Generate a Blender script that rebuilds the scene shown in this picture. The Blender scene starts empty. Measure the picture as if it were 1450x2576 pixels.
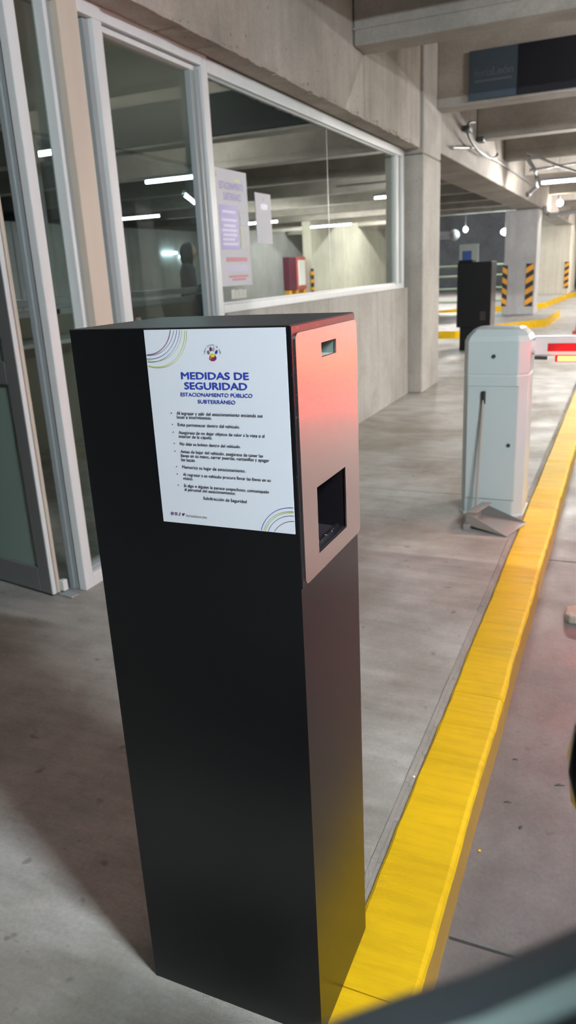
import bpy, bmesh, math, random
from mathutils import Vector, Matrix

random.seed(7)
S = bpy.context.scene
COL = S.collection

# ------------------------------------------------------------------ camera
cam_d = bpy.data.cameras.new('camera')
cam = bpy.data.objects.new('camera', cam_d)
COL.objects.link(cam)
right = Vector((0.915708, 0.39894, -0.048222))
up = Vector((-0.080145, 0.298903, 0.950912))
fwd = Vector((-0.393771, 0.866893, -0.305681))
CAM = Vector((0.39186, -0.89538, 1.30460))
m = Matrix.Identity(4)
for i in range(3):
    m[i][0], m[i][1], m[i][2], m[i][3] = right[i], up[i], -fwd[i], CAM[i]
cam.matrix_world = m
cam_d.sensor_fit = 'VERTICAL'
cam_d.sensor_height = 36.0
cam_d.lens = 1871.53 / 2576 * 36.0
cam_d.clip_start = 0.01
cam_d.clip_end = 200
cam_d.dof.use_dof = True
cam_d.dof.focus_distance = 1.04
cam_d.dof.aperture_fstop = 8.0
S.camera = cam

# ------------------------------------------------------------------ world, exposure
W = bpy.data.worlds.new('garage_air')
S.world = W
W.use_nodes = True
W.node_tree.nodes['Background'].inputs[0].default_value = (0.80, 0.90, 1.0, 1)
W.node_tree.nodes['Background'].inputs[1].default_value = 0.12
S.view_settings.view_transform = 'Standard'
S.view_settings.look = 'None'
S.view_settings.gamma = 1.0
S.view_settings.use_curve_mapping = False
S.view_settings.exposure = 0.35

# lamps of the garage: strengths of the tube lights (the tubes themselves are built further down)
TUBE = 1200.0
RED_LED = 85.0

# ------------------------------------------------------------------ materials
def mat(name, color=(.5, .5, .5), rough=.5, metal=0.0, spec=.5, coat=0.0):
    mm = bpy.data.materials.new(name)
    mm.use_nodes = True
    b = mm.node_tree.nodes['Principled BSDF']
    b.inputs['Base Color'].default_value = (*color, 1)
    b.inputs['Roughness'].default_value = rough
    b.inputs['Metallic'].default_value = metal
    b.inputs['Specular IOR Level'].default_value = spec
    b.inputs['Coat Weight'].default_value = coat
    return mm

def nodes(mm):
    return mm.node_tree.nodes, mm.node_tree.links, mm.node_tree.nodes['Principled BSDF']

def coords(mm, scale=(1, 1, 1), rot=(0, 0, 0)):
    N, L, b = nodes(mm)
    tc = N.new('ShaderNodeTexCoord')
    mp = N.new('ShaderNodeMapping')
    mp.inputs['Scale'].default_value = scale
    mp.inputs['Rotation'].default_value = rot
    L.new(tc.outputs['Object'], mp.inputs['Vector'])
    return mp.outputs['Vector']

def noise(mm, vec, scale, detail=4, rough=.55, dist=0):
    N, L, b = nodes(mm)
    n = N.new('ShaderNodeTexNoise')
    n.inputs['Scale'].default_value = scale
    n.inputs['Detail'].default_value = detail
    n.inputs['Roughness'].default_value = rough
    n.inputs['Distortion'].default_value = dist
    L.new(vec, n.inputs['Vector'])
    return n.outputs['Fac']

def ramp(mm, fac, stops):
    N, L, b = nodes(mm)
    r = N.new('ShaderNodeValToRGB')
    e = r.color_ramp.elements
    while len(e) < len(stops):
        e.new(.5)
    for el, (p, cc) in zip(e, stops):
        el.position = p
        el.color = (*cc, 1) if len(cc) == 3 else cc
    L.new(fac, r.inputs['Fac'])
    return r.outputs['Color']

def mix(mm, fac, a, b_, mode='MIX'):
    N, L, b = nodes(mm)
    x = N.new('ShaderNodeMix')
    x.data_type = 'RGBA'
    x.blend_type = mode
    if isinstance(fac, float):
        x.inputs[0].default_value = fac
    else:
        L.new(fac, x.inputs[0])
    for k, v in ((6, a), (7, b_)):
        if isinstance(v, tuple):
            x.inputs[k].default_value = (*v, 1)
        else:
            L.new(v, x.inputs[k])
    return x.outputs[2]

def bump(mm, h, strength=.2, dist=.01):
    N, L, b = nodes(mm)
    bp = N.new('ShaderNodeBump')
    bp.inputs['Strength'].default_value = strength
    bp.inputs['Distance'].default_value = dist
    L.new(h, bp.inputs['Height'])
    L.new(bp.outputs['Normal'], b.inputs['Normal'])

def g(v):
    return (v, v, v)

def concrete(name, color, streak=(1, 1, 1), rough=.85, contrast=.35, holes=True, stain=(.6, .55, .5), spec=.3):
    mm = mat(name, color, rough, spec=spec)
    N, L, b = nodes(mm)
    v = coords(mm)
    vs = coords(mm, streak)
    big = ramp(mm, noise(mm, v, 1.1, 5, .6), [(.3, tuple(c * (1 - contrast) for c in color)), (.65, color)])
    st = ramp(mm, noise(mm, vs, 6, 4, .6), [(.3, g(.82)), (.6, g(1.0))])
    c = mix(mm, .8, big, st, 'MULTIPLY')
    fine = ramp(mm, noise(mm, v, 55, 3, .6), [(.3, g(.82)), (.7, g(1.08))])
    c = mix(mm, .6, c, fine, 'MULTIPLY')
    dirt = ramp(mm, noise(mm, v, 2.7, 6, .7, .6), [(.56, g(0)), (.74, g(1))])
    c = mix(mm, dirt, c, mix(mm, .55, c, tuple(a * s for a, s in zip(color, stain))))
    if holes:
        vo = N.new('ShaderNodeTexVoronoi')
        vo.inputs['Scale'].default_value = 7.0
        L.new(v, vo.inputs['Vector'])
        hr = ramp(mm, vo.outputs['Distance'], [(.035, g(1)), (.07, g(0))])
        c = mix(mm, hr, c, tuple(a * .35 for a in color))
    L.new(c, b.inputs['Base Color'])
    bump(mm, noise(mm, v, 30, 6, .7), .25, .01)
    return mm

M = {}
M['wall_concrete'] = concrete('wall_concrete', (.50, .47, .43), (1.6, 1.6, .12))
M['beam_concrete'] = concrete('beam_concrete', (.42, .385, .35), (.5, 1.0, 1.0), holes=False)
M['lintel_concrete'] = concrete('lintel_concrete', (.46, .41, .36), (1.6, 1.6, .12), contrast=.4)
M['far_concrete'] = concrete('far_concrete', (.52, .52, .53), (1, 1, .2), holes=False, contrast=.2)
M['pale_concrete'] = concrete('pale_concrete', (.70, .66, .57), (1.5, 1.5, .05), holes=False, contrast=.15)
M['joint'] = concrete('joint_mortar', (.20, .18, .16), holes=False)

def floor_mat(name, color, rough, stainc, sc=(1, 1, 1), rot=0):
    mm = mat(name, color, rough, spec=.35)
    N, L, b = nodes(mm)
    v = coords(mm)
    vs = coords(mm, sc, (0, 0, rot))
    c = ramp(mm, noise(mm, v, .9, 6, .62, .4), [(.28, stainc), (.62, color)])
    s1 = ramp(mm, noise(mm, vs, 9, 5, .65), [(.3, g(.72)), (.62, g(1.06))])
    c = mix(mm, .75, c, s1, 'MULTIPLY')
    f = ramp(mm, noise(mm, v, 90, 3, .7), [(.3, g(.8)), (.7, g(1.12))])
    c = mix(mm, .6, c, f, 'MULTIPLY')
    sp = ramp(mm, noise(mm, v, 17, 2, .5), [(.68, g(0)), (.74, g(1))])
    c = mix(mm, sp, c, mix(mm, .45, c, (.06, .05, .045)))
    mid = ramp(mm, noise(mm, v, 4.5, 5, .65), [(.33, g(.70)), (.6, g(1.0))])
    c = mix(mm, .6, c, mid, 'MULTIPLY')
    L.new(c, b.inputs['Base Color'])
    r = ramp(mm, noise(mm, v, 3.5, 5, .6), [(.3, g(rough - .12)), (.7, g(rough + .12))])
    L.new(r, b.inputs['Roughness'])
    bump(mm, noise(mm, vs, 40, 6, .7), .18, .008)
    return mm

M['walk_floor'] = floor_mat('walk_floor', (.43, .42, .395), .55, (.20, .165, .128), (.35, 1.6, 1), .25)
M['lane_floor'] = floor_mat('lane_floor', (.170, .153, .148), .43, (.118, .103, .100), (1.0, .6, 1))
M['far_floor'] = floor_mat('far_floor', (.50, .49, .48), .5, (.40, .38, .37))

def paint_yellow():
    mm = mat('yellow_paint', (.62, .40, .015), .5, spec=.18)
    N, L, b = nodes(mm)
    v = coords(mm)
    vs = coords(mm, (1.0, 9.0, 1.0))
    c = ramp(mm, noise(mm, v, 2.0, 5, .6), [(.3, (.56, .345, .006)), (.65, (.70, .435, .006))])
    s1 = ramp(mm, noise(mm, vs, 5, 4, .6), [(.35, g(.80)), (.6, g(1.03))])
    c = mix(mm, .6, c, s1, 'MULTIPLY')
    chip = ramp(mm, noise(mm, v, 22, 5, .7), [(.70, g(0)), (.735, g(1))])
    c = mix(mm, chip, c, (.30, .25, .13))
    L.new(c, b.inputs['Base Color'])
    r = ramp(mm, noise(mm, vs, 4, 5, .6), [(.3, g(.42)), (.7, g(.62))])
    L.new(r, b.inputs['Roughness'])
    bump(mm, noise(mm, vs, 16, 5, .6), .22, .01)
    return mm

M['yellow'] = paint_yellow()
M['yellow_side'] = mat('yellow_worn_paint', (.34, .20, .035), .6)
M['kerb_raw'] = concrete('kerb_concrete', (.36, .33, .30), holes=False)

def kiosk_black():
    mm = mat('black_powder_coat', (.0040, .0048, .0062), .28, spec=.45)
    N, L, b = nodes(mm)
    v = coords(mm)
    bump(mm, noise(mm, v, 900, 2, .5), .04, .001)
    return mm

M['black'] = kiosk_black()
M['black_top'] = mat('black_top_sheet', (.012, .014, .018), .42, spec=.35)
M['black_trim'] = mat('black_gloss_edge', (.010, .009, .012), .3)
def scuff():
    mm = mat('black_scuffed_edge', (.012, .011, .014), .28)
    N, L, b = nodes(mm)
    v = coords(mm, (1, 1, 1))
    f = ramp(mm, noise(mm, v, 130, 4, .75), [(.63, g(0)), (.70, g(1))])
    c = mix(mm, f, (.012, .011, .014), (.45, .42, .42))
    L.new(c, b.inputs['Base Color'])
    return mm
M['scuff'] = scuff()
M['cavity'] = mat('black_cavity', (.006, .005, .007), .45)
M['tray'] = mat('dark_tray', (.030, .022, .028), .35)

def steel():
    mm = mat('brushed_steel', (.66, .615, .595), .27, metal=1.0)
    N, L, b = nodes(mm)
    v2 = coords(mm)
    bump(mm, noise(mm, v2, 260, 3, .6), .05, .001)
    return mm

M['steel'] = steel()
M['display'] = mat('display_panel', (.55, .50, .46), .25)
M['display_dark'] = mat('display_edge', (.16, .22, .20), .2)
M['display_red'] = mat('display_red', (.45, .02, .03), .3)
M['paper'] = mat('white_sheet', (.80, .84, .92), .38, spec=.4)
M['ink_blue'] = mat('ink_blue', (.030, .065, .48), .5)
M['ink_dark'] = mat('ink_dark', (.07, .075, .11), .5)
M['ink_purple'] = mat('ink_purple', (.14, .03, .17), .5)
M['ink_navy'] = mat('ink_navy', (.06, .10, .28), .5)
M['ink_lime'] = mat('ink_lime', (.62, .66, .20), .5)
M['ink_grey'] = mat('ink_grey', (.20, .18, .18), .5)
M['ink_yellow'] = mat('ink_yellow', (.80, .66, .06), .5)
M['ink_magenta'] = mat('ink_magenta', (.30, .02, .12), .5)
M['ink_orange'] = mat('ink_orange', (.55, .20, .08), .5)
M['ink_sand'] = mat('ink_sand', (.48, .46, .32), .5)
M['ink_red'] = mat('ink_red', (.55, .16, .22), .5)
M['ink_violet'] = mat('ink_violet', (.13, .10, .45), .4)
M['ink_lilac'] = mat('ink_lilac', (.45, .42, .66), .4)
M['notice_paper'] = mat('notice_paper', (.62, .61, .66), .55, spec=.3)
M['card'] = mat('card_beige', (.52, .53, .47), .5)

def alu(name, color, rough=.38):
    mm = mat(name, color, rough, metal=0.0, spec=.6)
    N, L, b = nodes(mm)
    v = coords(mm, (1, 1, .08))
    c = ramp(mm, noise(mm, v, 14, 4, .6), [(.3, tuple(x * .93 for x in color)), (.7, color)])
    L.new(c, b.inputs['Base Color'])
    return mm

M['alu'] = alu('white_aluminium', (.72, .735, .74))
M['alu_grey'] = alu('grey_aluminium', (.33, .36, .37))
M['alu_dark'] = alu('dark_grey_aluminium', (.19, .192, .195))  # darker grey than the other frames, used on the door leaf
M['cream'] = alu('cream_post_paint', (.60, .52, .43), .55)
M['gasket'] = mat('rubber_gasket', (.05, .06, .055), .6)

def glass(name, tint, power, base=.03, rough=0.0):
    mm = bpy.data.materials.new(name)
    mm.use_nodes = True
    N, L = mm.node_tree.nodes, mm.node_tree.links
    N.clear()
    out = N.new('ShaderNodeOutputMaterial')
    tr = N.new('ShaderNodeBsdfTransparent')
    tr.inputs[0].default_value = (*tint, 1)
    gl = N.new('ShaderNodeBsdfGlossy')
    gl.inputs['Roughness'].default_value = rough
    gl.inputs[0].default_value = (.92, 1.0, .97, 1)
    lw = N.new('ShaderNodeLayerWeight')
    lw.inputs['Blend'].default_value = .5
    pw = N.new('ShaderNodeMath'); pw.operation = 'POWER'; pw.inputs[1].default_value = power
    ad = N.new('ShaderNodeMath'); ad.operation = 'ADD'; ad.use_clamp = True; ad.inputs[1].default_value = base
    mx = N.new('ShaderNodeMixShader')
    L.new(lw.outputs['Facing'], pw.inputs[0])
    L.new(pw.outputs[0], ad.inputs[0])
    L.new(ad.outputs[0], mx.inputs[0])
    L.new(tr.outputs[0], mx.inputs[1])
    L.new(gl.outputs[0], mx.inputs[2])
    L.new(mx.outputs[0], out.inputs[0])
    return mm

M['glass_film'] = glass('tinted_window_glass', (.32, .38, .36), 2.2, .08)
M['glass_clear'] = glass('clear_green_glass', (.88, .91, .89), 5.0, .02)
M['glass_frost'] = mat('frosted_green_glass', (.34, .46, .40), .35)
def frost():
    mm = M['glass_frost']
    N, L, b = nodes(mm)
    b.inputs['Transmission Weight'].default_value = .25
    return mm
frost()

M['barrier'] = mat('pale_grey_enamel', (.46, .52, .52), .32, coat=.3)
M['barrier_dark'] = mat('lock_dark', (.03, .04, .04), .4)
M['barrier_gap'] = mat('barrier_seam', (.20, .24, .24), .6)
M['arm_white'] = mat('arm_white', (.70, .66, .64), .35)
M['red_tape'] = mat('red_reflective', (.58, .015, .02), .35)
M['red_post'] = mat('red_plastic', (.55, .06, .03), .4)
M['pan'] = mat('dustpan_metal', (.42, .40, .38), .42, metal=.7)
M['pan_dark'] = mat('dustpan_inside', (.20, .20, .19), .5, metal=.4)
M['stick'] = mat('dustpan_handle', (.34, .31, .28), .4)
M['grip'] = mat('black_rubber', (.015, .016, .016), .6)
M['hazard_y'] = mat('hazard_amber', (.80, .36, .02), .5)
M['hazard_k'] = mat('hazard_black', (.02, .02, .025), .6)
M['rail_green'] = mat('pale_green_rail', (.30, .42, .28), .5)
M['sign_blue'] = mat('sign_slate_blue', (.036, .055, .080), .6)
M['sign_dark'] = mat('sign_dark_panel', (.006, .007, .012), .6, spec=.3)
M['sign_text'] = mat('sign_faded_letters', (.085, .105, .13), .6)
M['pipe'] = mat('galvanised_pipe', (.26, .26, .27), .5)
M['dark_wall'] = concrete('dark_wall', (.20, .22, .25), holes=False)
M['olive'] = mat('olive_panel', (.16, .16, .12), .6)
M['booth_ceiling'] = mat('booth_ceiling', (.60, .60, .55), .8)
M['booth_wall'] = mat('booth_wall', (.40, .41, .38), .8)
M['fixture'] = mat('lamp_housing', (.35, .36, .38), .4)
M['jacket'] = mat('navy_jacket', (.014, .018, .030), .9)
M['trousers'] = mat('dark_trousers', (.025, .027, .035), .8)
M['skin'] = mat('skin', (.33, .20, .14), .55)
M['hair'] = mat('dark_hair', (.012, .010, .010), .6)
M['phone'] = mat('phone_black', (.01, .01, .012), .2)
M['car_trim'] = mat('dark_grey_door_trim', (.022, .029, .033), .55, spec=.3)
M['car_strip'] = mat('pale_door_strip', (.12, .16, .155), .5)
M['car_paint'] = mat('car_body_paint', (.05, .055, .06), .2, coat=.5)
M['car_black'] = mat('black_mirror_housing', (.004, .004, .005), .18)
M['chunk'] = concrete('broken_concrete', (.50, .42, .36), holes=False)
M['white_plastic'] = mat('white_plastic', (.75, .75, .74), .4)
M['red_plastic'] = mat('red_cap', (.55, .03, .03), .4)
M['sign_white'] = mat('sign_white', (.38, .42, .40), .5)
M['sign_blue2'] = mat('sign_blue_pictogram', (.05, .10, .35), .5)

def emit(name, color, strength):
    mm = bpy.data.materials.new(name)
    mm.use_nodes = True
    N, L = mm.node_tree.nodes, mm.node_tree.links
    N.clear()
    out = N.new('ShaderNodeOutputMaterial')
    e = N.new('ShaderNodeEmission')
    e.inputs[0].default_value = (*color, 1)
    e.inputs[1].default_value = strength
    L.new(e.outputs[0], out.inputs[0])
    return mm

M['tube'] = emit('led_tube', (1.0, .955, .89), TUBE)
M['tube_half'] = emit('led_tube_half', (1.0, .965, .91), TUBE * .70)
M['tube_low'] = emit('led_tube_low', (1.0, .955, .89), TUBE * .33)
M['tube_cold'] = emit('led_tube_cold', (.84, .95, 1.0), TUBE * 1.08)
M['tube_rear'] = emit('led_tube_rear', (.70, .92, 1.0), TUBE * .045)
M['tube_reflection'] = emit('led_tube_reflection', (.70, .92, 1.0), TUBE * .012)  # glow of the tubes that imitate reflections on the rear glass
M['tube_booth_fill'] = emit('led_tube_booth_fill', (1.0, .98, .90), TUBE * .013)  # only for the added lamp below the window sill
M['lamp_warm'] = emit('lamp_warm', (1.0, .90, .74), 60)
M['lamp_cold'] = emit('lamp_cold', (.75, .95, 1.0), 110)
M['led_core'] = emit('red_led_core', (1.0, .020, .004), RED_LED)
M['led_case'] = emit('red_led_case', (1.0, .02, .06), 1.0)

# ------------------------------------------------------------------ mesh helpers
BASE = {}

class MB:
    def __init__(self):
        self.v = []; self.f = []; self.sm = []
    def add(self, vs, fs, smooth=False):
        o = len(self.v)
        self.v += [Vector(p) for p in vs]
        for fc in fs:
            self.f.append([o + i for i in fc]); self.sm.append(smooth)
        return self
    def box(self, x0, x1, y0, y1, z0, z1):
        vs = [(x0, y0, z0), (x1, y0, z0), (x1, y1, z0), (x0, y1, z0), (x0, y0, z1), (x1, y0, z1), (x1, y1, z1), (x0, y1, z1)]
        return self.add(vs, [(0, 3, 2, 1), (4, 5, 6, 7), (0, 1, 5, 4), (1, 2, 6, 5), (2, 3, 7, 6), (3, 0, 4, 7)])
    def prism(self, poly, z0, z1):
        n = len(poly)
        vs = [(x, y, z0) for x, y in poly] + [(x, y, z1) for x, y in poly]
        fs = [tuple(range(n - 1, -1, -1)), tuple(range(n, 2 * n))]
        fs += [(i, (i + 1) % n, n + (i + 1) % n, n + i) for i in range(n)]
        return self.add(vs, fs)
    def tube(self, pts, r, seg=10, cap=True):
        pts = [Vector(p) for p in pts]
        n = len(pts)
        rr = r if isinstance(r, (list, tuple)) else [r] * n
        vs = []; fs = []
        ref = None
        for i, p in enumerate(pts):
            t = (pts[min(i + 1, n - 1)] - pts[max(i - 1, 0)]).normalized()
            if ref is None:
                ref = Vector((0, 0, 1)) if abs(t.z) < .9 else Vector((1, 0, 0))
            a = t.cross(ref).normalized(); b = t.cross(a).normalized()
            ref = -b if False else ref
            for k in range(seg):
                an = 2 * math.pi * k / seg
                vs.append(p + a * (math.cos(an) * rr[i]) + b * (math.sin(an) * rr[i]))
        for i in range(n - 1):
            for k in range(seg):
                fs.append((i * seg + k, i * seg + (k + 1) % seg, (i + 1) * seg + (k + 1) % seg, (i + 1) * seg + k))
        self.add(vs, fs, True)
        if cap:
            o = len(self.v) - len(vs)
            self.f.append([o + k for k in range(seg)]); self.sm.append(False)
            self.f.append([o + (n - 1) * seg + k for k in range(seg - 1, -1, -1)]); self.sm.append(False)
        return self
    def ball(self, c, r, seg=14, rings=9):
        c = Vector(c); r = Vector(r) if not isinstance(r, (int, float)) else Vector((r, r, r))
        vs = []; fs = []
        for j in range(rings + 1):
            th = math.pi * j / rings
            for k in range(seg):
                an = 2 * math.pi * k / seg
                vs.append(c + Vector((r.x * math.sin(th) * math.cos(an), r.y * math.sin(th) * math.sin(an), r.z * math.cos(th))))
        for j in range(rings):
            for k in range(seg):
                fs.append((j * seg + k, (j + 1) * seg + k, (j + 1) * seg + (k + 1) % seg, j * seg + (k + 1) % seg))
        return self.add(vs, fs, True)
    def build(self, name, material, parent=None, bevel=0.0, seg=2, local=False, angle=None):
        me = bpy.data.meshes.new(name)
        off = Vector((0, 0, 0)) if (parent is None or local) else BASE.get(parent.name, Vector((0, 0, 0)))
        me.from_pydata([p - off for p in self.v], [], self.f)
        bm = bmesh.new(); bm.from_mesh(me)
        bmesh.ops.remove_doubles(bm, verts=bm.verts, dist=1e-6)
        bmesh.ops.recalc_face_normals(bm, faces=bm.faces)
        if bevel > 0:
            es = [e for e in bm.edges if len(e.link_faces) == 2 and e.calc_face_angle(0) > .5]
            bmesh.ops.bevel(bm, geom=es, offset=bevel, segments=seg, profile=.5, affect='EDGES', clamp_overlap=True)
        bm.to_mesh(me); bm.free()
        if any(self.sm):
            for p in me.polygons:
                p.use_smooth = True
            try:
                me.set_sharp_from_angle(angle=math.radians(40))
            except Exception:
                pass
        me.materials.append(material)
        o = bpy.data.objects.new(name, me)
        COL.objects.link(o)
        if parent is not None:
            o.parent = parent
            BASE[o.name] = off
        return o

def box(x0, x1, y0, y1, z0, z1):
    return MB().box(x0, x1, y0, y1, z0, z1)

def tag(o, label=None, cat=None, group=None, kind=None):
    if label: o['label'] = label
    if cat: o['category'] = cat
    if group: o['group'] = group
    if kind: o['kind'] = kind
    return o

def empty(name, loc=(0, 0, 0), rz=0.0):
    o = bpy.data.objects.new(name, None)
    o.empty_display_size = .1
    COL.objects.link(o)
    o.location = loc
    o.rotation_euler = (0, 0, rz)
    BASE[o.name] = Vector(loc)
    return o

def thing(name, label, cat, loc=(0, 0, 0), rz=0.0, group=None):
    return tag(empty(name, loc, rz), label, cat, group)

def structure(name, label, loc=(0, 0, 0)):
    return tag(empty(name, loc), label, None, None, 'structure')

def copy_tree(o, loc):
    c = o.copy(); COL.objects.link(c); c.location = loc
    BASE[c.name] = Vector(loc)
    for ch in o.children:
        d = ch.copy(); COL.objects.link(d); d.parent = c
        for gch in ch.children:
            e = gch.copy(); COL.objects.link(e); e.parent = d
    return c

# text -> flat mesh data (list of verts in 2D, faces), measured so it can be fitted to a width
def text_data(s, bold=0.0, spacing=1.0):
    cu = bpy.data.curves.new('lettering', 'FONT')
    cu.body = s
    cu.size = 1.0
    cu.space_character = spacing
    cu.resolution_u = 3
    o = bpy.data.objects.new('lettering_tmp', cu)
    COL.objects.link(o)
    dg = bpy.context.evaluated_depsgraph_get()
    me = bpy.data.meshes.new_from_object(o.evaluated_get(dg))
    vs = [Vector((p.co.x, p.co.y, 0)) for p in me.vertices]
    fs = [tuple(p.vertices) for p in me.polygons]
    bpy.data.objects.remove(o); bpy.data.curves.remove(cu); bpy.data.meshes.remove(me)
    return vs, fs

def text_on(mb, s, x0, x1, yb, frame, bold=0.0, cap=None, spacing=1.0, squash=1.0, nrm=(0, -1, 0)):
    """letters between x0 and x1 with the baseline at yb, in the plane given by frame(x, y)"""
    vs, fs = text_data(s, bold, spacing)
    mn = min(p.x for p in vs); mx = max(p.x for p in vs)
    sc = (x1 - x0) / (mx - mn)
    sy = sc * squash if cap is None else cap / .727
    nv = Vector(nrm)
    for i, (dx, dy) in enumerate(((0, 0),) if bold <= 0 else ((-bold, 0), (0, bold * .45), (bold, 0), (0, -bold * .45))):
        mb.add([Vector(frame(x0 + (p.x - mn + dx) * sc, yb + (p.y + dy) * sy)) + nv * (i * .00005) for p in vs], fs)

def arc_band(mb, cx, cy, r, w, a0, a1, frame, clip=None, n=40):
    vs = []; fs = []
    for i in range(n + 1):
        a = a0 + (a1 - a0) * i / n
        for rr in (r - w / 2, r + w / 2):
            vs.append((cx + rr * math.cos(a), cy + rr * math.sin(a)))
    ok = []
    for i in range(n):
        q = [vs[2 * i], vs[2 * i + 1], vs[2 * i + 3], vs[2 * i + 2]]
        if clip is None or all(clip(*p) for p in q):
            mb.add([frame(*p) for p in q], [(0, 1, 2, 3)])

def disc(mb, cx, cy, rx, ry, frame, n=20, rot=0.0):
    pts = []
    for i in range(n):
        a = 2 * math.pi * i / n
        x, y = rx * math.cos(a), ry * math.sin(a)
        pts.append(frame(cx + x * math.cos(rot) - y * math.sin(rot), cy + x * math.sin(rot) + y * math.cos(rot)))
    mb.add(pts, [tuple(range(n))])

# ================================================================== THE SETTING
LANE = -0.10
FAR = 46.0
# floor: sidewalk slabs, lane slabs
floor = structure('floor', 'grey stained concrete floor of the underground car park')
def slabs(name, x0, x1, ys, ztop, zbot, material, gap=.004):
    for a, b in zip(ys[:-1], ys[1:]):
        box(x0, x1, a + gap, b - gap, zbot, ztop).build(name, material, floor, .003, 1)
slabs('sidewalk_slab', -4.2, -0.046, [-6, -2.6, 3.39, 8.2, 13.2], 0.0, -.14, M['walk_floor'])
slabs('lane_slab', .139, 5.2, [-9, -4.0, .385, 2.72, 7.6, 13.2], LANE, LANE - .06, M['lane_floor'])
box(-30, 12, -12, FAR, -.30, -.155).build('subfloor', M['joint'], floor)
box(-30, 12, 13.2, FAR, -.155, LANE).build('crossing_slab', M['far_floor'], floor)
box(5.2, 12, -12, 13.2, -.155, LANE).build('outer_lane_slab', M['lane_floor'], floor)
box(-30, -4.2, -6, 13.2, -.155, -.004).build('back_floor_slab', M['far_floor'], floor)

# mortar strip between slab and kerb (narrow recessed, with raised grout rib)
mb = MB()
n = 120
for i in range(n):
    y0 = -4 + 17.2 * i / n; y1 = y0 + 17.2 / n + .002
    w = .004 * math.sin(i * 1.7) + .003 * random.uniform(-1, 1)
    mb.box(-.046, -.020, y0, y1, -.06, -.009)
    mb.box(-.0462, -.034 + w * .5, y0, y1, -.06, .002 + random.uniform(-.002, .0015))
tag(mb.build('mortar_joint', M['kerb_raw'], floor), kind='stuff')

ceiling = structure('ceiling', 'dark concrete deck above the lane')
ys_c = [-9 + 2.6 * i for i in range(22)]
for a, b in zip(ys_c[:-1], ys_c[1:]):
    box(-1.9, 12, a + .005, b - .005, 3.50, 3.62).build('deck_panel', M['beam_concrete'], ceiling)
for a, b in zip(ys_c[:-1], ys_c[1:]):
    box(-30, -1.9, a + .005, b - .005, 3.50, 3.62).build('deck_panel', M['beam_concrete'], ceiling)

# ---- booth front wall (left side of the lane)
wall = structure('wall_left', 'board-marked concrete wall of the ticket booth, low wall and lintel')
for a, b in ((3.02, 4.66), (4.66, 5.93), (5.93, 7.02)):
    box(-1.86, -1.70, a + .003, b - .003, -.01, 1.10).build('low_wall_panel', M['wall_concrete'], wall, .006, 2)
box(-1.85, -1.72, 3.02, 7.02, 0, 1.09).build('wall_joint', M['joint'], wall)
for a, b in ((-3.0, 2.52), (2.52, 2.87), (2.87, 5.2), (5.2, 6.94)):
    p = MB()
    p.box(-1.95, -1.56, a + .003, b - .003, 2.40, 3.50)
    p.build('lintel_panel', M['lintel_concrete'], wall, .012, 2)
box(-1.94, -1.60, -3, 6.94, 2.42, 3.5).build('wall_joint', M['joint'], wall)
# broken mortar lip along the lintel's lower edge
mb = MB()
for i in range(70):
    y0 = 2.0 + 4.9 * i / 70; y1 = y0 + .08
    h = .016 + .014 * math.sin(i * .9) + random.uniform(-.008, .008)
    mb.box(-1.59, -1.553 + random.uniform(-.004, .004), y0, y1, 2.388 + random.uniform(0, .008), 2.40 + max(h, .004))
tag(mb.build('mortar_lip', M['lintel_concrete'], wall), kind='stuff')

# ---- booth shell
bw = structure('wall_back', 'dim rear and end walls of the ticket booth')
box(-4.06, -3.96, -1.5, 7.1, 0, 1.06).build('rear_low_wall', M['olive'], bw)
box(-4.06, -3.96, -1.5, 7.1, 2.455, 3.5).build('rear_top_wall', M['booth_wall'], bw)
box(-4.06, -1.87, 7.02, 7.14, 0, 2.46).build('end_wall', M['booth_wall'], bw)
box(-4.06, -1.95, -1.5, -1.4, 0, 2.46).build('side_wall', M['booth_wall'], bw)
box(-1.90, -1.78, -1.5, .50, 0, 2.40).build('front_return_wall', M['wall_concrete'], bw)
tag(box(-4.06, -1.95, -1.5, 7.1, 2.46, 2.50).build('ceiling_booth', M['booth_ceiling']), 'plain grey ceiling inside the booth', kind='structure')

# rear window of the booth
w4 = structure('window_4', 'rear glazing of the booth')
box(-4.04, -3.97, -1.4, 7.02, 1.06, 1.115).build('sill_rail', M['alu_grey'], w4, .006)
box(-4.02, -3.95, -1.4, 7.02, 1.145, 1.205).build('sash_rail', M['alu_grey'], w4, .006)
box(-4.04, -3.97, -1.4, 7.02, 2.425, 2.455).build('head_rail', M['alu_grey'], w4, .006)
for y in (-1.38, 1.4, 4.25, 6.97):
    box(-4.04, -3.97, y - .03, y + .03, 1.06, 2.455).build('post', M['alu_grey'], w4, .005)
for a, b in ((-1.35, 1.37), (1.43, 4.22), (4.28, 6.94)):
    box(-4.005, -4.0, a, b, 1.115, 2.425).build('pane', M['glass_clear'], w4)

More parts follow.
